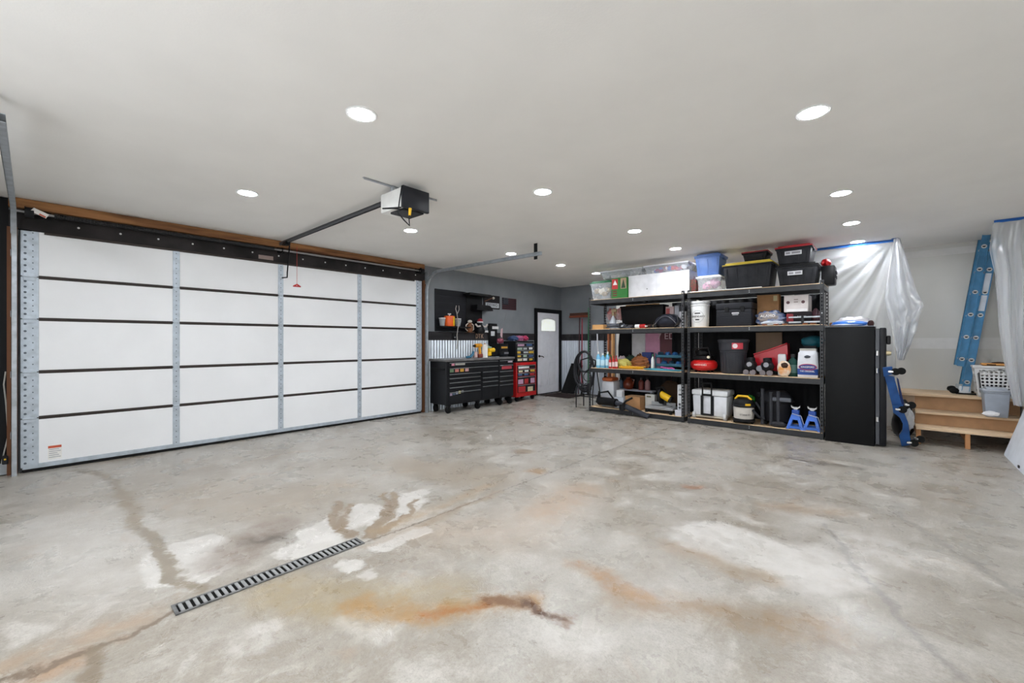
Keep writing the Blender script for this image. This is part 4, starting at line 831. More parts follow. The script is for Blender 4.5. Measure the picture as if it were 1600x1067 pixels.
MB().box(x0 + .09, x1 - .05, 7.20, 7.44, L1 + .012, L1 + .06).obj('underframe', blk, t)
for a in (x0 + .08, x1 - .04): MB().cyl((a, 7.17, L1 + .001), (a, 7.17, L1 + .06), .025).cyl((a, 7.45, L1 + .001), (a, 7.45, L1 + .06), .025).obj('foot', rub, t)
MB().box(x0 + .08, x1 - .03, 7.37, 7.40, L1 + .11, L1 + .17, .004).obj('fence', alu, t)
MB().cyl((xc - .07, 7.30, L1 + .30), (xc - .04, 7.30, L1 + .30), .15, seg=26).obj('blade_guard', C(30, 30, 34), t)
MB().tube([(xc - .05, 7.24, L1 + .33), (xc + .03, 7.24, L1 + .29), (xc + .11, 7.24, L1 + .25)], .06, 12).obj('motor', yel, t); MB().cyl((xc + .11, 7.24, L1 + .25), (xc + .14, 7.24, L1 + .235), .058).obj('motor_cap', blk, t)
MB().tube([(xc - .07, 7.22, L1 + .36), (xc - .11, 7.2, L1 + .43), (xc + .01, 7.2, L1 + .45), (xc + .05, 7.23, L1 + .37)], .017, 8).obj('handle', blk, t)
MB().box(xc - .07, xc, 7.36, 7.43, L1 + .11, L1 + .34, .01).obj('arm', C(60, 62, 66), t)
o = MB().lump((fx(1048, 7.58), 7.59, L1 + .27), (.22, .08, .26), 4, .2, floor=L1 + .002).obj('dark_duffel', C(58, 42, 30, .8)); tag(o, 'dark brown duffel behind the yellow miter saw', 'bag')
t = carton('tall narrow white carton with dark lettering beside the centre post', 1058.5, 1067, 601, 7.15, L1, .2, C(206, 208, 212), tapes=False, parts=lambda t, x0, x1, z0, z1: [MB().box(x0 + .02, x1 - .01, 7.148, 7.151, z0 + a, z0 + a + h_).obj('print_line', C(60, 60, 66), t) for a, h_ in ((.34, .025), (.42, .006), (.44, .006))] + [MB().box(x0 + .02, x0 + .055, 7.148, 7.151, z0 + .06 + k * .055, z0 + .10 + k * .055).obj('print_mark', C(70, 70, 76), t) for k in range(3)])
t = thing('white_bin', 'low white bin in front of the tall narrow carton on the bottom shelf', 'bin', (fx(1060, 7.1), 7.12, L1))
MB().tbox(fx(1054, 7.1), fx(1066, 7.1), 7.104, 7.145, L1 + .001, L1 + .10, .005, .004).obj('bin_body', C(206, 206, 216), t)

# bottom level, right unit
t = thing('wheeled_cooler', 'white wheeled cooler with black telescopic handle on the bottom shelf', 'cooler', (fx(1110, 7.2), 7.25, L1))
x0, x1 = fx(1082, 7.17), fx(1136, 7.17)
MB().tbox(x0, x1, 7.17, 7.55, L1 + .05, L1 + .37, .012, .02, 2).obj('cooler_body', C(226, 228, 234, .45), t); MB().box(x0 - .012, x1 + .012, 7.158, 7.562, L1 + .372, L1 + .46, .022, 2).obj('cooler_lid', C(230, 232, 236, .45), t)
MB().box(x0 + .02, x1 - .02, 7.18, 7.54, L1 + .02, L1 + .05, .006).obj('base', C(190, 184, 170), t)
for a in (x0 + .01, x1 - .05): MB().cyl((a, 7.18, L1 + .051), (a + .04, 7.18, L1 + .051), .05).obj('wheel', C(196, 196, 196), t)
xa, xb = fx(1097, 7.13), fx(1111, 7.13)
MB().tube([(xa, 7.15, L1 + .08), (xa, 7.15, L1 + .58)], .011, 8).tube([(xb, 7.15, L1 + .08), (xb, 7.15, L1 + .58)], .011, 8).box(xa - .01, xb + .01, 7.137, 7.16, L1 + .06, L1 + .085).box(xa - .01, xb + .01, 7.137, 7.16, L1 + .37, L1 + .40).box(xa - .01, xb + .01, 7.137, 7.16, L1 + .56, L1 + .585, .006).obj('telescopic_handle', blk, t)
MB().box(xa - .03, xa - .01, 7.155, 7.172, L1 + .06, L1 + .37).box(xb + .01, xb + .03, 7.155, 7.172, L1 + .06, L1 + .37).obj('handle_guide', blk2, t)
t = thing('shop_vacuum', 'small white and black shop vacuum with yellow handle standing before the bottom shelf', 'vacuum', (fx(1160, 7.02), 7.03, 0))
x = fx(1159, 7.07); y = 7.19; z = L1
MB().lathe([(.125, .07), (.135, .08), (.142, .22), (.14, .25)], (x, y, z), 28).obj('tank', C(206, 200, 192, .45), t)
MB().lathe([(.147, .25), (.15, .26), (.15, .31), (.125, .355), (.08, .38), (.001, .385)], (x, y, z), 28).obj('motor_head', blk, t)
MB().tube([(x - .11, y - .03, z + .36), (x - .07, y - .04, z + .41), (x + .06, y - .04, z + .41), (x + .11, y - .03, z + .36)], .018, 8).obj('carry_handle', yel, t)
MB().lathe([(.152, .262), (.155, .265), (.155, .28), (.152, .283)], (x, y, z), 28).obj('yellow_band', blk2, t); MB().grid(lambda u, v: (x + .154 * math.sin(.35 + .5 * u), y - .154 * math.cos(.35 + .5 * u), z + .27 + .04 * v), 6, 1).obj('yellow_badge', yel, t)
MB().lathe([(.15, .03), (.155, .04), (.15, .07), (.12, .075)], (x, y, z), 28).obj('base_ring', blk, t)
for a in (20, 160, 200, 340): MB().cyl((x + .13 * math.cos(R(a)) - .01, y + .1 * math.sin(R(a)), z + .022), (x + .13 * math.cos(R(a)) + .01, y + .1 * math.sin(R(a)), z + .022), .02).obj('caster', blk, t)
for k, ch in enumerate('STANLEY'):
    ang = .05 + (k - 1) * .155; text(t, ch, .034, (x + .1415 * math.sin(ang), y - .1415 * math.cos(ang), z + .14), (R(90), 0, ang), blk)
MB().tube([(x + .13, y - .06, z + .22), (x + .22, y - .06, z + .12), (x + .28, y - .04, z + .09), (x + .25, y - .02, z + .2), (x + .16, y, z + .33)], .017, 8).obj('hose', blk2, t)
o = MB().lump((fx(1173, 7.42), 7.43, L1 + .32), (.06, .06, .08), 4, .5, 4).tube([(fx(1173, 7.42), 7.43, L1 + .001), (fx(1173, 7.42), 7.43, L1 + .3)], .02).obj('garden_duster', C(40, 130, 40)); tag(o, 'bright green duster behind the yellow handled vacuum', 'duster')
t = thing('large_shop_vacuum', 'large black shop vacuum with standing wands on the bottom shelf', 'vacuum', (fx(1215, 7.35), 7.38, L1))
x = fx(1214, 7.42); y = 7.40
MB().lathe([(.19, .06), (.2, .07), (.215, .33), (.225, .34), (.225, .36)], (x, y, L1), 30).obj('tank', M('vac_black', (32, 32, 36), .5), t)
MB().lathe([(.22, .362), (.21, .40), (.17, .46), (.12, .5), (.001, .51)], (x, y, L1), 30).obj('motor_head', M('vac_head', (44, 45, 50), .45), t)
MB().box(x - .02, x + .22, 7.15, 7.19, L1 + .37, L1 + .43, .015, 2).obj('tool_holder', C(90, 94, 102), t)
for a, h0, h1 in ((x - .14, .02, .54), (x - .03, .02, .50), (x + .06, .06, .52)): MB().tube([(a, 7.165, L1 + h0), (a, 7.165, L1 + h1)], .024, 12).obj('wand', C(56, 57, 62, .4), t)
MB().lump((x + .06, 7.17, L1 + .04), (.10, .05, .05), 2, .15, floor=L1 + .002).obj('floor_nozzle', C(50, 50, 54), t)
MB().tube([(x - .16, 7.3, L1 + .46), (x - .22, 7.26, L1 + .44)], .03, 12).obj('hose', blk2, t)
for a in (45, 135, 225, 315): MB().cyl((x + .17 * math.cos(R(a)) - .015, y + .17 * math.sin(R(a)), L1 + .033), (x + .17 * math.cos(R(a)) + .015, y + .17 * math.sin(R(a)), L1 + .033), .032).obj('caster', blk, t)
def jack(label, px, Y):
    x = fx(px, Y); t = thing('jack_stand', label, 'jack stand', (x, Y, L1), group='blue jack stands'); z = L1 + .001
    def leg(sx, sy): return MB().hexa([(x + sx * .085 - .018, Y + sy * .085 - .012, z), (x + sx * .085 + .018, Y + sy * .085 - .012, z), (x + sx * .085 + .018, Y + sy * .085 + .012, z), (x + sx * .085 - .018, Y + sy * .085 + .012, z)], [(x + sx * .03 - .018, Y + sy * .03 - .012, z + .2), (x + sx * .03 + .018, Y + sy * .03 - .012, z + .2), (x + sx * .03 + .018, Y + sy * .03 + .012, z + .2), (x + sx * .03 - .018, Y + sy * .03 + .012, z + .2)])
    for sx in (-1, 1):
        for sy in (-1, 1): leg(sx, sy).obj('leg', blues, t)
    for sy in (-1, 1):
        MB().box(x - .085, x + .085, Y + sy * .085 - .006, Y + sy * .085 + .006, z + .012, z + .045).obj('foot_rail', blues, t)
        MB().hexa([(x - .06, Y + sy * .052 - .004, z + .13), (x + .06, Y + sy * .052 - .004, z + .13), (x + .06, Y + sy * .052 + .004, z + .13), (x - .06, Y + sy * .052 + .004, z + .13)], [(x - .045, Y + sy * .036 - .004, z + .2), (x + .045, Y + sy * .036 - .004, z + .2), (x + .045, Y + sy * .036 + .004, z + .2), (x - .045, Y + sy * .036 + .004, z + .2)]).obj('gusset', blues, t)
    MB().box(x - .045, x + .045, Y - .04, Y + .04, z + .19, z + .27, .01).obj('collar', M('jack_dark_blue', (30, 74, 160), .4), t)
    MB().box(x - .02, x + .02, Y - .02, Y + .02, z + .27, z + .30).obj('ratchet_bar', alu, t)
    MB().prism([(x - .055, Y - .025, z + .33), (x - .03, Y - .025, z + .305), (x + .03, Y - .025, z + .305), (x + .055, Y - .025, z + .33), (x + .05, Y - .025, z + .30), (x + .02, Y - .025, z + .28), (x - .02, Y - .025, z + .28), (x - .05, Y - .025, z + .30)], (0, .05, 0)).obj('saddle', C(206, 206, 206, .4, metal=.5), t)
    MB().tube([(x - .04, Y - .045, z + .215), (x + .07, Y - .055, z + .19), (x + .10, Y - .05, z + .08)], .005).obj('lever', alu, t)
jack('blue jack stand next to the large black vacuum', 1243.5, 7.21); jack('blue jack stand next to the shelf end post', 1269.5, 7.23)

# ------------------------------------------------------------------ gun safe and what lies on it
t = thing('gun_safe', 'tall black steel safe standing at the end of the shelves', 'safe', (-.40, 7.35, 0))
MB().box(-.672, -.165, 7.06, 7.68, 0, 1.52, .008, 2).obj('safe_body', safe_m, t)
MB().box(-.158, -.118, 7.075, 7.665, .03, 1.49, .004).obj('door_jamb', C(70, 72, 78, .4), t)
dd = MB().box(-.117, -.055, 7.07, 7.67, .02, 1.50, .01, 2).obj('safe_door', M('safe_door_paint', (26, 27, 30), .35), t)
MB().cyl((-.055, 7.13, 1.18), (-.02, 7.13, 1.18), .03).cyl((-.02, 7.13, 1.18), (-.008, 7.13, 1.18), .022).obj('dial', C(206, 190, 150, .3, metal=.6), dd)
MB().box(-.055, -.012, 7.09, 7.19, 1.29, 1.40, .01).obj('keypad', blk, dd)
for z in (1.18, .96, .35): MB().cyl((-.14, 7.062, z - .03), (-.14, 7.062, z + .03), .017).obj('hinge', chrome, t)
MB().box(-.675, -.16, 7.055, 7.69, 1.5205, 1.526).obj('top_liner', C(150, 154, 162), t)
zs = 1.527
t = thing('blue_parcel', 'flat blue plastic wrapped parcel on top of the safe', 'parcel', (-.44, 7.25, zs))
MB().lump((-.43, 7.24, zs + .035), (.19, .13, .045), 3, .2, 3, floor=zs + .001).obj('parcel_body', C(44, 110, 196, .3), t); MB().lump((-.45, 7.22, zs + .02), (.17, .14, .015), 5, .2, floor=zs + .001).obj('white_band', C(216, 226, 240, .4), t)
o = MB().lump((-.40, 7.52, zs + .06), (.19, .1, .075), 7, .35, 4, floor=zs + .001).obj('crumpled_plastic', C(206, 204, 208, .35)); tag(o, 'crumpled white plastic wrap behind the blue parcel on the safe', 'plastic')
o = MB().lump((-.21, 7.30, zs + .035), (.035, .04, .04), 8, .4, 4, floor=zs + .001).obj('glove', C(60, 36, 34)); tag(o, 'small dark brown glove at the right edge of the safe top', 'glove')
o = MB().lump((-.632, 7.5, zs + .03), (.03, .05, .035), 9, .4, 4, floor=zs + .001).obj('copper_parts', C(160, 104, 62)); tag(o, 'small brown bag of parts on the left corner of the safe top', 'bag')

# ------------------------------------------------------------------ tool cabinets along the door wall
XF = -6.05
t = thing('rolling_workbench', 'long black rolling tool workbench with many drawers beside the garage door', 'tool cabinet', (-6.3, 5.93, 0))
ya, yb = 5.01, 6.855
MB().box(-6.54, XF - .012, ya, yb, .16, .955, .006).obj('cabinet_body', blkmet, t)
MB().box(-6.56, XF + .02, ya - .015, yb + .015, .956, 1.0, .006).obj('worktop', M('worktop_grey', (112, 110, 110), .35, var=.2), t)
c1, c2 = 5.885, 6.375
def drawer(y0, y1, z0, z1):
    d = MB().box(XF - .012, XF + .004, y0 + .006, y1 - .006, z0 + .004, z1 - .004, .003).obj('drawer', blkmet, t)
    MB().box(XF + .004, XF + .022, y0 + .012, y1 - .012, z1 - .024, z1 - .008, .004).obj('handle', M('drawer_pull', (128, 130, 134), .28, .6), d); return d
dw = {}
dw['top'] = drawer(ya + .05, c2 - .01, .845, .945); dw['wide'] = drawer(ya + .05, c2 - .01, .74, .843)
for z0, z1 in ((.66, .735), (.58, .658), (.49, .578), (.40, .488)): drawer(ya + .05, c1 - .02, z0, z1)
dw['deep'] = drawer(ya + .05, c1 - .02, .19, .398)
for z0, z1 in ((.62, .735), (.54, .618), (.45, .538)): drawer(c1 + .02, c2 - .01, z0, z1)
drawer(c1 + .02, c2 - .01, .19, .448); dw['rt'] = drawer(c2 + .02, yb - .02, .845, .945)
dw['r2'] = drawer(c2 + .02, yb - .02, .72, .843)
for z0, z1 in ((.62, .718), (.52, .618), (.44, .518)): drawer(c2 + .02, yb - .02, z0, z1)
drawer(c2 + .02, yb - .02, .19, .438)
MB().box(-6.50, -6.10, ya - .02, ya - .001, .80, .83, .006).obj('push_handle', blk, t)
for y in (ya + .08, c1 - .05, c2 + .1, yb - .08):
    for x in (XF - .06, -6.47):
        c = MB().box(x - .04, x + .04, y - .03, y + .03, .135, .16).box(x - .03, x + .03, y - .026, y - .02, .05, .14).box(x - .03, x + .03, y + .02, y + .026, .05, .14).obj('caster_fork', blk, t)
        MB().cyl((x, y - .018, .066), (x, y + .018, .066), .065, seg=18).obj('wheel', rub, c)
def stick(par, y0, y1, z0, z1, col, txt=None, tcol=None, X=XF + .0045):
    s = MB().box(X, X + .001, y0, y1, z0, z1).obj('sticker', C(*col), par)
    if txt: text(s, txt, (z1 - z0) * .8, (X + .0018, (y0 + y1) / 2, (z0 + z1) / 2), SIDE, C(*(tcol or (255, 255, 255))), sx=min(1, (y1 - y0) / (len(txt) * (z1 - z0) * .5)))
stick(dw['top'], 5.12, 5.19, .88, .925, (216, 140, 160)); stick(dw['top'], 5.21, 5.45, .885, .925, (176, 172, 164))
for k, c_ in enumerate(((106, 130, 100), (196, 120, 110), (214, 160, 60), (196, 150, 150))): stick(dw['wide'], 5.08 + k * .125, 5.17 + k * .125, .76, .82, c_)
for k, c_ in enumerate(((170, 150, 176), (90, 110, 130), (150, 160, 180), (214, 206, 150), (130, 130, 130))): stick(dw['deep'], 5.08 + k * .07, 5.135 + k * .07, .33 + .008 * k, .38 + .008 * k, c_)
stick(dw['rt'], 6.66, 6.80, .885, .925, (206, 190, 206)); stick(dw['r2'], 6.47, 6.78, .75, .81, (190, 70, 80))

t = thing('red_tool_chest', 'red rolling tool chest with stickered black drawers under a black top box', 'tool chest', (-6.37, 7.4, 0))
XR2 = -6.14; ra, rb = 6.93, 7.72
ra = wy(807, XR2); rb = wy(838, XR2)
MB().box(-6.56, XR2, ra, rb, .10, .86, .008).obj('chest_body', redp, t)
MB().box(-6.55, XR2 - .03, ra + .02, rb - .05, .861, 1.34, .008).obj('top_box', blkmet, t)
rnd = random.Random(5)
PAL = [(226, 226, 226), (206, 208, 210), (176, 180, 184), (206, 168, 60), (176, 50, 52), (190, 150, 176), (166, 186, 168), (70, 96, 140), (214, 200, 166)]
def chest_drawer(y0, y1, z0, z1, X, n, words=()):
    d = MB().box(X, X + .014, y0, y1, z0, z1, .003).obj('drawer', blkmet, t)
    MB().box(X + .014, X + .026, y0 + .005, y1 - .005, z1 - .014, z1 - .004, .003).obj('handle', alu, d)
    w = (y1 - y0) / n
    for k in range(n):
        a = y0 + k * w + rnd.uniform(.01, .03); h = z1 - z0 - .022
        stick(d, a, a + w * rnd.uniform(.55, .85), z0 + .006, z0 + .006 + h * rnd.uniform(.7, 1), rnd.choice(PAL), X=X + .0145, txt=words[k] if k < len(words) else None, tcol=(180, 30, 40))
for k in range(5): chest_drawer(ra + .035, rb - .065, .89 + k * .083, .965 + k * .083, XR2 - .03, 3 if k != 4 else 2)
for z0, z1, n in ((.72, .80, 1), (.64, .71, 3), (.56, .63, 3), (.38, .545, 3)): chest_drawer(ra + .03, rb - .05, z0, z1, XR2, n)
chest_drawer(ra + .03, rb - .05, .20, .365, XR2, 2, ('OEM',))
for y in (ra + .08, rb - .08):
    for x in (XR2 - .06, -6.5): MB().cyl((x, y - .02, .051), (x, y + .02, .051), .05).box(x - .03, x + .03, y - .026, y + .026, .07, .10).obj('caster', blk, t)
MB().tube([(-6.5, rb + .001, .78), (-6.5, rb + .04, .78), (-6.2, rb + .04, .78), (-6.2, rb + .001, .78)], .01).obj('side_handle', chrome, t)
for k, (dy, c_, rr) in enumerate(((.14, (60, 80, 120), .11), (.32, (196, 110, 150), .12), (.5, (190, 60, 100), .10))):
    o = MB().lump((-6.36, ra + dy, 1.342 + .05), (.13, rr, .065), k + 3, .35, 3, floor=1.3425).obj('cloth_pile', C(*c_)); tag(o, ['blue grey cloth on the left of the red tool chest top', 'pink cloth in the middle of the red tool chest top', 'magenta cloth on the right of the red tool chest top'][k], 'cloth')

# open black tool box on the bench
t = thing('open_tool_box', 'black tool box with raised stickered lid on the right end of the workbench', 'tool box', (-6.36, 6.62, 1.0))
ta, tb = wy(776, -6.3), 6.845
MB().box(-6.52, -6.20, ta, tb, 1.001, 1.28, .006).obj('box_body', blk, t); MB().box(-6.56, -6.53, ta, tb, 1.25, 1.72, .006).obj('raised_lid', blk, t)
for k in range(2): MB().box(-6.20, -6.19, ta + .02, tb - .02, 1.03 + k * .12, 1.13 + k * .12, .003).obj('drawer', blkmet, t)
lid = t.children[1]
stick(lid, ta + .10, ta + .30, 1.60, 1.66, (226, 226, 226), X=-6.529); stick(lid, ta + .06, ta + .18, 1.45, 1.55, (206, 210, 214), X=-6.529)
stick(t, ta + .03, ta + .22, 1.18, 1.22, (190, 140, 50), X=-6.189); stick(t, ta + .12, ta + .26, 1.06, 1.10, (120, 120, 126), X=-6.189)
t = thing('feathered_pole', 'thin pole with a pink pennant standing out of the black tool box', 'pole', (-6.38, 6.75, 1.28))
MB().tube([(-6.38, 6.74, 1.281), (-6.38, 6.98, 1.95)], .005).obj('rod', C(150, 146, 150), t)
MB().prism([(-6.38, 6.80, 1.60), (-6.38, 6.86, 1.62), (-6.38, 6.84, 1.40), (-6.38, 6.78, 1.46)], (.004, 0, 0)).obj('pennant', C(206, 170, 176), t); MB().lump((-6.36, 6.76, 1.34), (.06, .09, .058), 2, .3, floor=1.2815).obj('bundle', C(150, 70, 90), t)

# tools on the bench
t = thing('yellow_drill', 'orange yellow cordless drill standing on the workbench left of the white roll', 'drill', (-6.25, wy(748, -6.25), 1.0))
y = wy(748, -6.25)
MB().tube([(-6.25, y - .10, 1.24), (-6.25, y + .06, 1.25)], .04, 12).tube([(-6.25, y + .02, 1.22), (-6.25, y + .04, 1.08)], .026, 10).obj('drill_body', M('drill_orange', (226, 154, 34), .45), t)
MB().cyl((-6.25, y - .10, 1.24), (-6.25, y - .16, 1.237), .028, .012).obj('chuck', blk, t); MB().box(-6.29, -6.21, y - .02, y + .09, 1.001, 1.075, .01).obj('battery', C(130, 60, 50), t); MB().box(-6.28, -6.22, y - .14, y - .05, 1.001, 1.12, .01).obj('charger', C(206, 176, 170), t)
t = thing('paper_roll', 'white paper towel roll standing on the workbench between the drills', 'paper roll', (-6.22, wy(757.5, -6.22), 1.0))
y = wy(757.5, -6.22); MB().lathe([(.02, 0), (.06, 0), (.06, .27), (.02, .27)], (-6.22, y, 1.001), 24).obj('roll', paper, t); MB().cyl((-6.22, y, 1.001), (-6.22, y, 1.29), .019).obj('core', card, t)
t = thing('yellow_saw', 'yellow circular saw on the workbench right of the white roll', 'saw', (-6.22, wy(767.5, -6.22), 1.0))
y = wy(767.5, -6.22); MB().tube([(-6.22, y - .08, 1.14), (-6.22, y + .08, 1.15)], .045, 12).box(-6.26, -6.18, y - .12, y - .02, 1.03, 1.11, .01).obj('saw_body', yel, t); MB().cyl((-6.24, y + .09, 1.09), (-6.20, y + .09, 1.09), .085).obj('blade_guard', blk, t); MB().box(-6.29, -6.15, y - .13, y + .17, 1.001, 1.012).obj('shoe', galvd, t)
o = MB().lump((-6.42, wy(772, -6.2) - .04, 1.20), (.1, .16, .03), 5, .35).tube([(-6.42, wy(772, -6.2) - .04, 1.001), (-6.42, wy(772, -6.2) - .04, 1.18)], .02).obj('green_hat', C(176, 206, 176)); tag(o, 'pale green hat perched on a stand by the open black tool box', 'hat')
o = MB().tube([(-6.2, wy(735, -6.2) - .1, 1.02), (-6.2, wy(735, -6.2), 1.025), (-6.22, wy(735, -6.2) + .08, 1.07), (-6.22, wy(735, -6.2) + .1, 1.13)], .025, 10).obj('blue_tool', C(50, 110, 140)); tag(o, 'teal hand tool lying on the workbench left of the orange drill', 'hand tool')

# ------------------------------------------------------------------ wall shelf and decorations over the bench
XW = XL
t = thing('mounted_shelf', 'black wall mounted back panel with ledge and two small shelves over the workbench', 'wall shelf', (XW, 5.5, 1.52))
p0, p1, p2 = wy(679, XW), wy(727, XW), wy(752, XW)
MB().box(XW, XW + .02, p0, p1, 1.53, 2.35, .002).obj('back_panel', M('panel_black', (26, 27, 32), .5), t)
MB().box(XW, XW + .03, p1, p2, 1.53, 2.34, .002).obj('side_panel', M('panel_black2', (18, 18, 20), .5), t)
MB().box(XW + .02, XW + .20, p0 + .02, p1 - .02, 1.60, 1.625, .003).obj('ledge', blk, t)
MB().box(XW + .03, XW + .24, wy(722, XW), wy(756, XW), 2.27, 2.32, .01).obj('upper_shelf', blk, t)
MB().prism([(XW + .03, wy(735, XW), 1.98), (XW + .03, wy(760, XW), 1.98), (XW + .03, wy(758, XW), 2.05), (XW + .03, wy(754, XW), 2.09), (XW + .03, wy(735, XW), 2.09)], (.18, 0, 0)).obj('lower_shelf', blk, t)
for k in range(5): MB().box(XW + .02, XW + .0215, p0 + .02, p1 - .02, 1.70 + k * .13, 1.703 + k * .13).obj('groove', C(40, 42, 50), t)
t = thing('enamel_pot', 'orange and yellow enamel pot with white knob on the black wall ledge', 'pot', (XW + .11, wy(701, XW + .11), 1.626))
y = wy(701, XW + .1)
MB().lathe([(.10, 0), (.105, .01), (.105, .19), (.098, .20), (.001, .205)], (XW + .125, y, 1.626), 28).obj('pot_body', M('orange_enamel', (234, 96, 30), .3), t)
MB().grid(lambda u, v: (XW + .125 + .1065 * math.cos(.05 + 1.2 * u), y + .1065 * math.sin(.05 + 1.2 * u), 1.636 + .17 * v), 10, 1).obj('yellow_side', M('yellow_enamel', (240, 196, 30), .3), t)
MB().cyl((XW + .125, y, 1.83), (XW + .125, y, 1.86), .012).cyl((XW + .125, y - .035, 1.865), (XW + .125, y + .035, 1.865), .012).obj('knob', white, t)
for k, a in enumerate((690.5, 715)):
    yy = wy(a, XW + .1); t = thing('glass_jar', ['clear glass jar left of the orange pot', 'clear glass jar right of the orange pot'][k], 'jar', (XW + .1, yy, 1.626), group='glass jars on the wall ledge')
    MB().lathe([(.04, 0), (.045, .01), (.062 + .01 * k, .13), (.058, .14)], (XW + .11, yy, 1.626), 20).obj('jar_body', C(190, 196, 200, .15, alpha=.6), t); MB().lathe([(.064, .14), (.066, .145), (.066, .16), (.001, .165)], (XW + .11, yy, 1.626), 20).obj('lid', C(206, 206, 206, .3), t)
o = MB().tube([WP(713, 477, -6.57), WP(712, 482, -6.56), WP(714, 489, -6.55), WP(715, 497, -6.42), WP(717, 505, -6.38), WP(715, 515, -6.38), WP(714, 524, -6.45), WP(715, 532, -6.5), WP(713.5, 545, -6.52)], .009).tube([WP(717, 477, -6.57), WP(717.5, 483, -6.56), WP(715, 489, -6.55)], .008).obj('hanging_cord', C(176, 172, 168)); tag(o, 'grey knotted cord hanging from the black wall panel to the bench', 'cord')
zc = 1.5185
t = thing('ceramic_pitcher', 'brown pitcher with white looped handles on the wainscot cap', 'pitcher', (XW + .015, wy(729, XW), zc))
y = wy(729, XW); MB().lathe([(.05, 0), (.07, .05), (.065, .11), (.035, .16), (.045, .19)], (XW + .1, y, zc + .001), 18, .8, 1).obj('pitcher_body', C(120, 72, 40), t)
for s in (-1, 1): MB().tube([(XW + .1, y + s * .045, zc + .18), (XW + .1, y + s * .10, zc + .15), (XW + .1, y + s * .11, zc + .06), (XW + .1, y + s * .06, zc + .03)], .012).obj('loop_handle', C(206, 196, 184), t)
MB().lump((XW + .1, y, zc + .22), (.04, .05, .03), 3, .3).obj('stopper', C(206, 200, 190), t); MB().box(XW + .03, XW + .17, y - .07, y + .07, zc - .012, zc).obj('stand', C(90, 60, 40), t)
t = thing('figurine', 'small black figurine with a red cap and white trim on the wainscot cap', 'figurine', (XW + .1, wy(744, XW), zc))
y = wy(744, XW); MB().lathe([(.10, 0), (.11, .03), (.075, .12), (.05, .155), (.048, .175)], (XW + .12, y, zc + .001), 20).lump((XW + .12, y, zc + .2), (.05, .05, .045), 1, .05).obj('body', blk, t)
MB().lathe([(.06, .215), (.064, .23), (.055, .265), (.03, .29), (.001, .295)], (XW + .12, y, zc), 18).obj('cap', C(150, 30, 40), t); MB().lathe([(.063, .205), (.066, .212), (.066, .222), (.063, .228)], (XW + .12, y, zc), 18).obj('trim', white, t)
for s in (-1, 1): MB().tube([(XW + .17, y + s * .04, zc + .13), (XW + .17, y + s * .12, zc + .12), (XW + .16, y + s * .17, zc + .17)], .018, 8).obj('arm', C(206, 196, 190), t)
MB().box(XW + .0305, XW + .22, y - .12, y + .12, zc - .012, zc).obj('stand', blk, t)
o = thing('small_boxes', 'small white and black box pair at the end of the wainscot cap shelf', 'box', (XW, wy(759, XW), zc))
y = wy(757, XW); MB().box(XW + .001, XW + .06, y - .05, y + .06, zc + .001, zc + .045, .003).obj('white_box', white, o); MB().box(XW + .001, XW + .06, y + .065, y + .16, zc + .001, zc + .04, .003).obj('black_box', blk2, o)
t = thing('stick_letters', 'letters of pale wooden sticks fixed on the dark cap board', 'sign', (XW + .031, wy(747, XW), 1.43))
for k, ch in enumerate('DTK'): text(t, ch, .13, (XW + .0335, wy(743.5 + 4.2 * k, XW), 1.437), SIDE, C(214, 176, 150), sx=.9, name='letter')
t = thing('plate_sign', 'dark wooden sign with bat, ball and number plate on the grey wall', 'sign', (XW, wy(768, XW), 1.95))
ya_, yb_ = wy(755, XW), wy(780, XW); z1 = wz(767, 461, XW); z0 = wz(767, 482, XW)
MB().box(XW, XW + .02, ya_, yb_, z0, z1, .003).obj('sign_board', M('sign_dark', (34, 30, 32), .5), t)
pl = MB().box(XW + .02, XW + .024, ya_ + .05, yb_ - .03, z0 + .025, z0 + .13, .001).obj('number_plate', C(190, 194, 200), t); text(pl, 'FYJ1WO', .095, (XW + .025, (ya_ + yb_) / 2 + .01, z0 + .078), SIDE, C(24, 24, 30), sx=.95)
MB().tube([(XW + .03, ya_ + .02, z0 + .15), (XW + .03, (ya_ + yb_) / 2, z1 - .06)], .011, 8).obj('bat', C(110, 70, 50), t); MB().lathe([(.001, -.03), (.02, -.022), (.032, 0), (.02, .022), (.001, .03)], (XW + .035, (ya_ + yb_) / 2 + .03, z1 - .06), 16).obj('ball', C(226, 220, 206), t)
t = thing('wooden_flag', 'dark wooden striped flag on the grey wall left of the side door', 'flag', (XW, wy(795, XW), 1.95))
ya_, yb_ = wy(784.5, XW), wy(806, XW); z1 = wz(795, 465.5, XW); z0 = wz(795, 483.5, XW); h = (z1 - z0) / 13
for k in range(13): MB().box(XW, XW + .018, ya_, yb_, z0 + k * h + .001, z0 + (k + 1) * h - .001, .001).obj('stripe', C(84, 38, 44) if k % 2 == 0 else C(52, 50, 56), t)
ca = MB().box(XW + .018, XW + .021, ya_, ya_ + (yb_ - ya_) * .4, z0 + 6 * h, z1).obj('canton', C(44, 46, 56), t)
sm = MB()
for r_ in range(5):
    for q in range(6): sm.cyl((XW + .021, ya_ + .03 + q * (yb_ - ya_) * .4 / 6.3, z0 + 6.7 * h + r_ * h * 1.4), (XW + .022, ya_ + .03 + q * (yb_ - ya_) * .4 / 6.3, z0 + 6.7 * h + r_ * h * 1.4), .006, seg=5)
sm.obj('stars', C(150, 150, 156), ca)
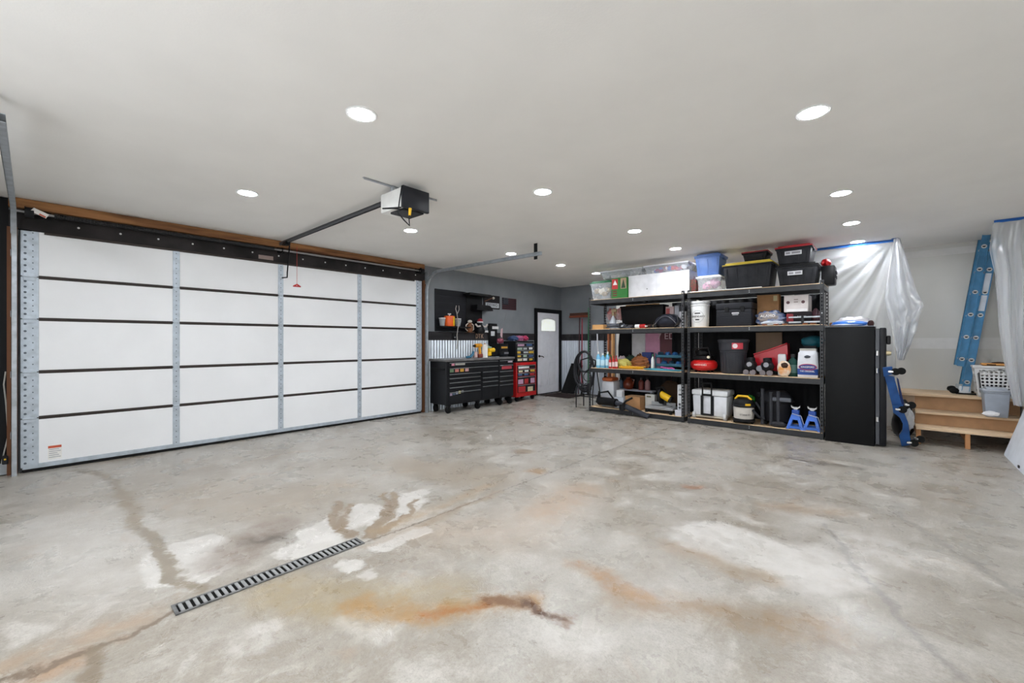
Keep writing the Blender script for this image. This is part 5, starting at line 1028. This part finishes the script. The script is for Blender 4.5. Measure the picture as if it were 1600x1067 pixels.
o = thing('wall_outlet', 'small dark outlet box with pale knob on the cap board left of the cord', 'outlet', (XW + .03, wy(707, XW), 1.42)); MB().box(XW + .0305, XW + .05, wy(705, XW), wy(710, XW), 1.375, 1.495, .003).obj('plate', blk, o); MB().cyl((XW + .05, wy(708, XW), 1.41), (XW + .065, wy(708, XW), 1.41), .014).obj('knob', alu, o)

# ------------------------------------------------------------------ back corner by the side door
o = MB().box(-6.45, -5.62, 8.28, 9.0, .0005, .012, .004).obj('door_mat', M('mat_dark', (56, 44, 42), .9, var=.3, scale=30)); tag(o, 'dark doormat on the floor in front of the white side door', 'mat')
t = thing('leaning_mat', 'black rubber panel leaning on the corrugated back wall', 'panel', (-6.0, 9.2, 0))
xa, xb = fx(879, 9.1), fx(898, 9.1)
MB().hexa([(xa, 9.02, .014), (xb, 9.02, .014), (xb, 9.06, .014), (xa, 9.06, .014)], [(xa + .14, 9.27, .72), (xb + .12, 9.27, .72), (xb + .12, 9.31, .72), (xa + .14, 9.31, .72)], .008).obj('panel', rub, t)
MB().tube([(xa + .16, 9.275, .735), (xb + .1, 9.275, .735)], .03).obj('rolled_edge', rub, t)
t = thing('push_broom', 'push broom with brown brush head standing upside down in the corner', 'broom', (fx(904, 9.15), 9.15, 0))
x = fx(904, 9.15); MB().tube([(x, 9.15, .001), (x, 9.2, 1.93)], .013, 8).obj('handle', C(70, 30, 40), t); MB().box(fx(889, 9.15), fx(920, 9.15), 9.15, 9.22, 1.93, 1.985, .008).obj('head', C(120, 56, 34), t); MB().box(fx(889, 9.15) + .02, fx(920, 9.15) - .02, 9.155, 9.215, 1.985, 2.05).obj('bristles', C(70, 40, 28, .9), t)
for k, (a, top, c_, lb) in enumerate(((909, 497, (150, 40, 60), 'dark red tool handle standing beside the push broom'), (919, 480, (40, 110, 70), 'green tool handle standing left of the shelf post'), (932.5, 521, (216, 216, 220), 'white pole with black tip standing behind the left shelf'))):
    Yq = 9.12 if k < 2 else 8.2; x = fx(a, Yq); zt = fz(a, top, Yq); o = thing('garden_tool', lb, 'tool', (x, Yq, 0), group='long handled tools in the corner')
    MB().tube([(x + (0 if k < 2 else .06), Yq, .25), (x, Yq + .02, zt)], .014, 8).obj('shaft', C(*c_), o); MB().cyl((x + (0 if k < 2 else .06), Yq, .001), (x + (0 if k < 2 else .06), Yq, .25), .03, .018).obj('tip', blk, o)
t = thing('hose_stand', 'black wrought iron hose stand with a coil of black hose left of the shelves', 'hose stand', (-4.62, 7.4, 0))
cx, cy = fx(917, 7.36), 7.36; iron = M('wrought_iron', (28, 28, 30), .5, .3); fr = []
xs0, xs1 = cx - .20, cx + .18
for x in (xs0, xs1):
    for y in (cy - .08, cy + .2): MB().tube([(x, y, .001), (x, y, .30), (x + (.02 if x < cx else -.02), cy + .06, .95)], .011, 8).obj('leg', iron, t)
MB().tube([(xs0, cy - .08, .24), (xs1, cy - .08, .24), (xs1, cy + .2, .24), (xs0, cy + .2, .24), (xs0, cy - .08, .24)], .010, 8).obj('lower_ring', iron, t)
MB().tube([(xs0 + .02, cy + .06, .95), (cx, cy + .06, 1.0), (xs1 - .02, cy + .06, .95)], .012, 8).obj('top_bar', iron, t)
for z in (.40, .62): MB().tube([(cx + .09 * math.cos(a / 10 * math.pi), cy + .02, z + .09 * math.sin(a / 10 * math.pi)) for a in range(21)], .008, 6).obj('scroll', iron, t)
MB().tube([(xs0 - .03, cy + .05, .85), (xs0 - .07, cy - .03, .88)], .014, 8).obj('hook', iron, t)
h_ = thing('garden_hose', 'coil of black hose hanging on the wrought iron stand', 'hose', (cx, cy, .5))
for k in range(8):
    small = k in (6, 7)
    rx, rz, zc_ = (.15, .20, .93) if small else (.205 + .010 * (k % 3), .40 - .022 * (k % 4), .735 + .018 * (k % 4))
    MB().tube([(cx + .015 + rx * math.cos(a / 16 * math.pi), cy - .10 - .02 * (k % 3) + .006 * math.sin(a * .7 + k), zc_ + rz * math.sin(a / 16 * math.pi)) for a in range(33)], .017, 8).obj('hose_loop', M('hose_black', (40, 40, 44), .45), h_)

# ------------------------------------------------------------------ wooden steps on the right
t = thing('wooden_steps', 'wooden steps and landing of particle board on pine posts against the drywall', 'steps', (.7, 8.2, 0))
SX0, SX1 = .235, 1.20
MB().box(SX0 - .005, SX1, 7.655, 7.984, .185, .215, .003).obj('tread', stepw, t); MB().box(SX0, SX1, 7.93, 8.244, .36, .39, .003).obj('tread', stepw, t)
MB().box(.045, SX1, 8.19, YD - .002, .57, .605, .003).obj('landing', stepw, t)
riser_shade = M('riser_kraft', (176, 138, 102), .8, var=.06)  # step wood in a darker colour, shade of the risers painted in
MB().box(SX0, SX1, 7.985, 8.0, .216, .364).obj('riser', riser_shade, t); MB().box(SX0, SX1, 8.245, 8.26, .391, .579).obj('riser', riser_shade, t)
MB().box(.05, SX0 - .002, 8.215, 8.23, .25, .579).obj('side_panel', M('panel_grey_wood', (176, 150, 124), .7), t)
for x in (SX0, .675, SX1 - .05):
    MB().box(x, x + .045, 7.67, 7.76, 0, .189, .002).obj('post', stud, t); MB().box(x, x + .04, 7.77, 8.9, .09, .188).obj('stringer', stud, t)
# items on the steps
t = thing('laundry_basket', 'white laundry basket with round holes standing on the landing', 'basket', (1.0, 8.35, .605))
bx0, bx1, by0, by1, bz0, bz1 = .795, 1.185, 8.14, 8.40, .608, 1.0
def bpt(face, u, v):
    i = .045 * (1 - v); a0, a1, c0, c1 = bx0 + i, bx1 - i, by0 + i, by1 - i; z = bz0 + (bz1 - bz0) * v
    if face == 0: return Vector((a0 + (a1 - a0) * u, c0, z))
    if face == 1: return Vector((a1, c0 + (c1 - c0) * u, z))
    if face == 2: return Vector((a1 - (a1 - a0) * u, c1, z))
    return Vector((a0, c1 - (c1 - c0) * u, z))
mb = MB()
for fc in range(4):
    nu, nv = 9, 9
    for i in range(nu):
        for j in range(nv):
            u0, u1, v0, v1 = i / nu, (i + 1) / nu, j / nv, (j + 1) / nv
            if 1 <= i < nu - 1 and 2 <= j < nv - 1:      # a cell with a hole
                um, vmid = (u0 + u1) / 2, (v0 + v1) / 2; ru, rv = (.34 * (u1 - u0), .34 * (v1 - v0)) if fc % 2 == 0 else (.42 * (u1 - u0), .2 * (v1 - v0))
                outer = [(u0, v0), (um, v0), (u1, v0), (u1, vmid), (u1, v1), (um, v1), (u0, v1), (u0, vmid)]
                inner = [(um + ru * math.cos(a), vmid + rv * math.sin(a)) for a in [R(225 + 45 * k) for k in range(8)]]
                vs = [bpt(fc, *p) for p in outer + inner]; mb._new(vs, [(k, (k + 1) % 8, 8 + (k + 1) % 8, 8 + k) for k in range(8)])
            else: mb._new([bpt(fc, u0, v0), bpt(fc, u1, v0), bpt(fc, u1, v1), bpt(fc, u0, v1)], [(0, 1, 2, 3)])
bo = mb.obj('basket_wall', white, t); sm_ = bo.modifiers.new('thickness', 'SOLIDIFY'); sm_.thickness = .004
MB().box(bx0 + .045, bx1 - .045, by0 + .045, by1 - .045, bz0 - .002, bz0 + .004).obj('basket_floor', white, t)
MB().tube([(bx0, by0, bz1), (bx1, by0, bz1), (bx1, by1, bz1), (bx0, by1, bz1), (bx0, by0, bz1)], .014, 8).obj('basket_rim', white, t)
MB().box(bx0 + .05, bx1 - .05, by0 + .05, by1 - .05, bz0 + .006, bz1 - .12, .03).obj('laundry', C(60, 56, 60, .9), t)
t = thing('orange_tray', 'orange cardboard tray with dark handle slot lying on the laundry basket', 'tray', (1.0, 8.3, 1.013))
MB().box(.87, 1.18, 8.17, 8.38, 1.015, 1.045, .01).obj('tray_body', M('orange_card', (232, 164, 92), .6), t); MB().box(.91, .99, 8.167, 8.172, 1.022, 1.036).obj('slot', C(60, 40, 24), t); MB().lump((1.03, 8.27, 1.052), (.07, .05, .012), 3, .2).obj('dark_oval', C(80, 54, 34), t)
t = tote('grey plastic tote with grey lid standing on the second step', 1535, 1583, 606, 7.84, .392, .30, greyt, M('grey_lid', (176, 182, 192), .4), ribs=0, handle=True)
o = MB().lump((fx(1548, 7.84), 7.838, .44), (.07, .014, .03), 3, .4).obj('white_paint', C(240, 240, 244)); o.name = 'paint_splash'; o.parent = t; o.location = -wloc(t)
# extension ladder, side rail facing the camera
t = thing('extension_ladder', 'blue fibreglass extension ladder leaning to the right on the landing', 'ladder', (.69, 8.45, .605))
LY = 8.46; LB = LY + .36
A = FP(1501, 606, LY); A.z = .66; B = FP(1549, 366, LY); B.z = 2.74; ax = (B - A).normalized(); nrm = Vector((ax.z, 0, -ax.x))
def rail(off, s0, s1, y, nm, w=.075):
    mb = MB(); L_ = (B - A).length; p = A + nrm * off
    for o0, o1, d in ((-w / 2, w / 2, .004), (-w / 2, -w / 2 + .005, .03), (w / 2 - .005, w / 2, .03)):
        q = [p + ax * (L_ * s0) + nrm * o0, p + ax * (L_ * s0) + nrm * o1, p + ax * (L_ * s1) + nrm * o1, p + ax * (L_ * s1) + nrm * o0]
        for v in q: v.y = y
        mb.prism(q, (0, -d if nm == 0 else d, 0))
    return mb
L_ = (B - A).length
for off, s0, s1 in ((.045, 0, .985), (-.045, .155, 1.0)):
    for y, nm in ((LY, 0), (LB, 1)): rail(off, s0, s1, y, nm).obj('side_rail', ladd, t)
    k = 0
    while True:
        d = .12 + k * .305 + (.0 if off > 0 else .305); k += 1
        if d > L_ * s1 - .05: break
        p = A + nrm * off + ax * d
        MB().cyl((p.x, LY - .008, p.z), (p.x, LB + .008, p.z), .017, seg=12).obj('rung', alu, t)
        MB().cyl((p.x, LY - .0045, p.z), (p.x, LY - .010, p.z), .027, seg=16).obj('rung_collar', C(206, 206, 202), t)
        MB().prism([(p.x + .017 * math.cos(R(a)), LY - .0115, p.z + .006 + .017 * math.sin(R(a))) for a in range(180, 361, 20)], (0, .004, 0)).obj('rung_hole', C(12, 12, 14), t)
for q0, q1 in ((.52, .62), (.64, .76)):
    p = A + nrm * .045
    a = [p + ax * (L_ * q0) - nrm * .028, p + ax * (L_ * q0) + nrm * .028, p + ax * (L_ * q1) + nrm * .028, p + ax * (L_ * q1) - nrm * .028]
    for v in a: v.y = LY - .0045
    MB().prism(a, (0, -.001, 0)).obj('warning_sticker', C(216, 220, 226), t)
for y in (LY, LB):
    MB().box(A.x - .02, A.x + .10, y - .012, y + .012, .62, .72, .006).obj('foot_bracket', alu, t); MB().box(A.x - .05, A.x + .16, y - .04, y + .04, .6065, .625, .006).obj('foot_pad', rub, t)
    MB().lump((A.x - .06, y, .65), (.05, .035, .04), 2, .1, floor=.607).obj('rubber_shoe', rub, t)

# wheel dolly standing on end, bag behind it
t = thing('wheel_dolly', 'blue steel car dolly with casters standing on end beside the safe', 'dolly', GP(1420, 697))
YW = 7.33
def DP(px, py, o=0): return FP(px, py, 6.90 + (py - 574) / 123 * .40 + o)
MB().prism([DP(1379, 574), DP(1394, 572), DP(1396, 584), DP(1381, 588)], (0, .12, 0)).obj('end_plate', bluep, t)
MB().prism([DP(1382, 586, .02), DP(1397, 588, .02), DP(1410, 634, .02), DP(1395, 636, .02)], (0, .10, 0)).obj('cross_arm', bluep, t)
MB().prism([DP(1401, 589, .08), DP(1404, 592, .08), DP(1413, 632, .08), DP(1408, 634, .08)], (0, .05, 0)).obj('side_flange', M('dolly_dark', (40, 58, 110), .5), t)
MB().prism([DP(1394, 632), DP(1411, 632), DP(1413, 643), DP(1396, 645)], (0, .13, 0)).obj('middle_plate', bluep, t)
cur_l = [(1396, 644), (1406, 652), (1411, 662), (1410, 672), (1405, 680), (1409, 697)]; cur_r = [(1426, 694), (1422, 682), (1421, 672), (1419, 660), (1415, 650), (1412, 643)]
cl = [DP(a, b, .01) for a, b in cur_l + cur_r]
for v in cl: v.z = max(v.z, .002)
MB().prism(cl, (0, .11, 0)).obj('curved_arm', bluep, t)
for (a, b, yy) in ((1391, 580, YW), (1400, 579, YW + .12), (1402, 639, YW), (1416, 632, YW + .13), (1420, 691, YW), (1430, 685, YW + .12)):
    p = DP(a, b, -.03 if yy == YW else yy - YW); p.z = max(p.z, .043)
    c = MB().cyl(p + Vector((-.01, .015, 0)), p + Vector((.03, .015, 0)), .018).box(p.x - .02, p.x + .03, p.y - .005, p.y + .035, p.z - .012, p.z + .012, .003).obj('caster_bracket', chrome, t)
    MB().cyl(p + Vector((.05, -.002, 0)), p + Vector((.05, .032, 0)), .042, seg=18).obj('wheel', rub, c)
o = MB().lump((.11, 7.86, .26), (.11, .16, .28), 5, .2, floor=.001).obj('black_sack', C(24, 24, 26, .35)); tag(o, 'black plastic sack on the floor behind the blue dolly', 'sack')
o = MB().lump((.165, 7.62, .30), (.05, .06, .14), 6, .3, 3).obj('clear_bag', film_d); tag(o, 'clear plastic bag bunched against the left side of the wooden steps', 'bag')

# white folding table leaning on the right wall
t = thing('folding_table', 'white plastic folding table leaning at the right edge', 'table', (1.0, 6.7, 0))
def tp(s, h, th=0): return Vector((.975 + .205 * h + .03 * s * 0 + th, 7.56 - s, .002 + .73 * h))
out = [(0.02, 0), (1.80, 0), (1.83, .04), (1.83, .96), (1.80, 1), (.10, 1), (.03, .97), (0, .9), (0, .03)]
MB().prism([tp(s, h) for s, h in out], (.04, 0, .0)).obj('table_top', M('table_white', (226, 230, 238), .5, var=.03), t)
MB().tube([tp(.4, .1, .055), tp(.4, .75, .055), tp(.5, .8, .055), tp(.5, .1, .055)], .012, 8).tube([tp(1.4, .1, .055), tp(1.4, .75, .055), tp(1.3, .8, .055), tp(1.3, .1, .055)], .012, 8).obj('folded_legs', C(120, 124, 130), t)
p = GP(1597, 727); MB().box(.962, .975, 6.70, 6.74, .03, .06, .004).obj('latch', blk, t)

# ------------------------------------------------------------------ plastic sheeting
t = thing('plastic_curtain', 'clear plastic sheet taped to the ceiling behind the safe with a gathered white fold', 'plastic sheet', (-.4, 8.05, HC))
YP = 8.05; xa, xb = fx(1272, YP), fx(1396, YP)
MB().box(xa, xb, YP - .02, YP + .01, HC - .035, HC - .031).box(xa, xb, YP - .003, YP, HC - .034, HC - .001).obj('tape_strip', tape, t)
MB().box(xb - .02, xb + .025, YP - .09, YP - .05, HC - .004, HC - .001).prism([FP(1396, 364, 7.99), FP(1401, 361, 7.99), FP(1405, 371, 7.99), FP(1400, 374, 7.99)], (0, .003, 0)).obj('tape_tab', tape, t)
apex = FP(1400, 370, YP - .03); apex.z = HC - .02
def shf(u, v):
    x = xa - .25 + (xb - xa + .25) * u; z = HC - .03 - 2.0 * v
    r_ = math.hypot(x - xb, (HC - z)); ang = math.atan2(HC - z, xb - x + 1e-4)
    y = YP + .035 * math.sin(ang * 16 + 1.5 * r_) * min(1, r_ * .9) + .02 * math.sin(ang * 37 + r_ * 2) * min(1, r_ * .7) + .05 * mnoise.noise(Vector((x * 2, z * 2, 3)))
    return (x + .03 * v * math.sin(9 * v) * u, y if v > .01 else YP, z)
MB().grid(shf, 90, 70).obj('sheet', film_m, t, smooth=80)
prof_l = [(1398, 366), (1392, 400), (1386, 440), (1382, 466), (1388, 492), (1396, 520), (1400, 545), (1403, 562)]; prof_r = [(1402, 366), (1412, 398), (1421, 428), (1431, 455), (1441, 478), (1430, 500), (1422, 535), (1410, 562)]
def lerp_list(l, v):
    f_ = v * (len(l) - 1); i = min(int(f_), len(l) - 2); q = f_ - i
    return (l[i][0] + (l[i + 1][0] - l[i][0]) * q, l[i][1] + (l[i + 1][1] - l[i][1]) * q)
def fold(u, v):
    a = lerp_list(prof_l, v); b = lerp_list(prof_r, v); j = 6 * mnoise.noise(Vector((u * 3, v * 6, 1))) * v if u in (0, 1) else 0
    px = a[0] + (b[0] - a[0]) * u + (j if u > .5 else j * .5); py = a[1] + (b[1] - a[1]) * u
    yy = YP - .08 - .05 * math.sin(u * 13 + 2 * v) * v - .07 * mnoise.noise(Vector((u * 4, v * 7, 5))) * v - .05 * v * mnoise.noise(Vector((u * 9, v * 14, 9)))
    p = FP(px, py, YP - .08); return (p.x, yy, p.z)
MB().grid(fold, 40, 80).obj('gathered_fold', film_d, t, smooth=80)
MB().grid(lambda u, v: (lambda p: (p[0] + .02, p[1] + .05 + .02 * math.sin(9 * u), p[2]))(fold(u, v)), 30, 50).obj('gathered_fold', film_d, t, smooth=80)

t = thing('plastic_curtain', 'clear plastic sheet hanging from blue tape at the right edge in front of the ladder', 'plastic sheet', (1.05, 7.6, HC))
YQ = 7.6
MB().box(.905, XR - .002, YQ - .025, YQ + .02, HC - .005, HC - .001).prism([(.905, YQ - .003, HC - .03), (XR - .002, YQ - .003, HC - .03), (XR - .002, YQ - .003, HC - .001), (.905, YQ - .003, HC - .001)], (0, .003, 0)).obj('tape_strip', tape, t)
eg = [(1552, 348), (1546, 375), (1556, 410), (1559, 450), (1562, 500), (1567, 560), (1574, 610), (1584, 645)]
def shq(u, v):
    a = lerp_list(eg, v); x0 = fx(a[0], YQ); z = HC - .025 - (HC - .025 - .58) * v
    x = x0 + (XR - .01 - x0) * u
    y = YQ + (.045 * math.sin(u * 15 + .8 * math.sin(3 * v)) + .02 * math.sin(u * 33 + v * 4)) * min(1, v * 5) + .03 * mnoise.noise(Vector((u * 3, v * 5, 2)))
    return (x, y, z)
MB().grid(shq, 50, 70).obj('sheet', film_m, t, smooth=80)
MB().grid(lambda u, v: (lambda p: (p[0], p[1] + .06, p[2]))(shq(u * .8 + .1, v)), 40, 60).obj('second_layer', film_m, t, smooth=80)
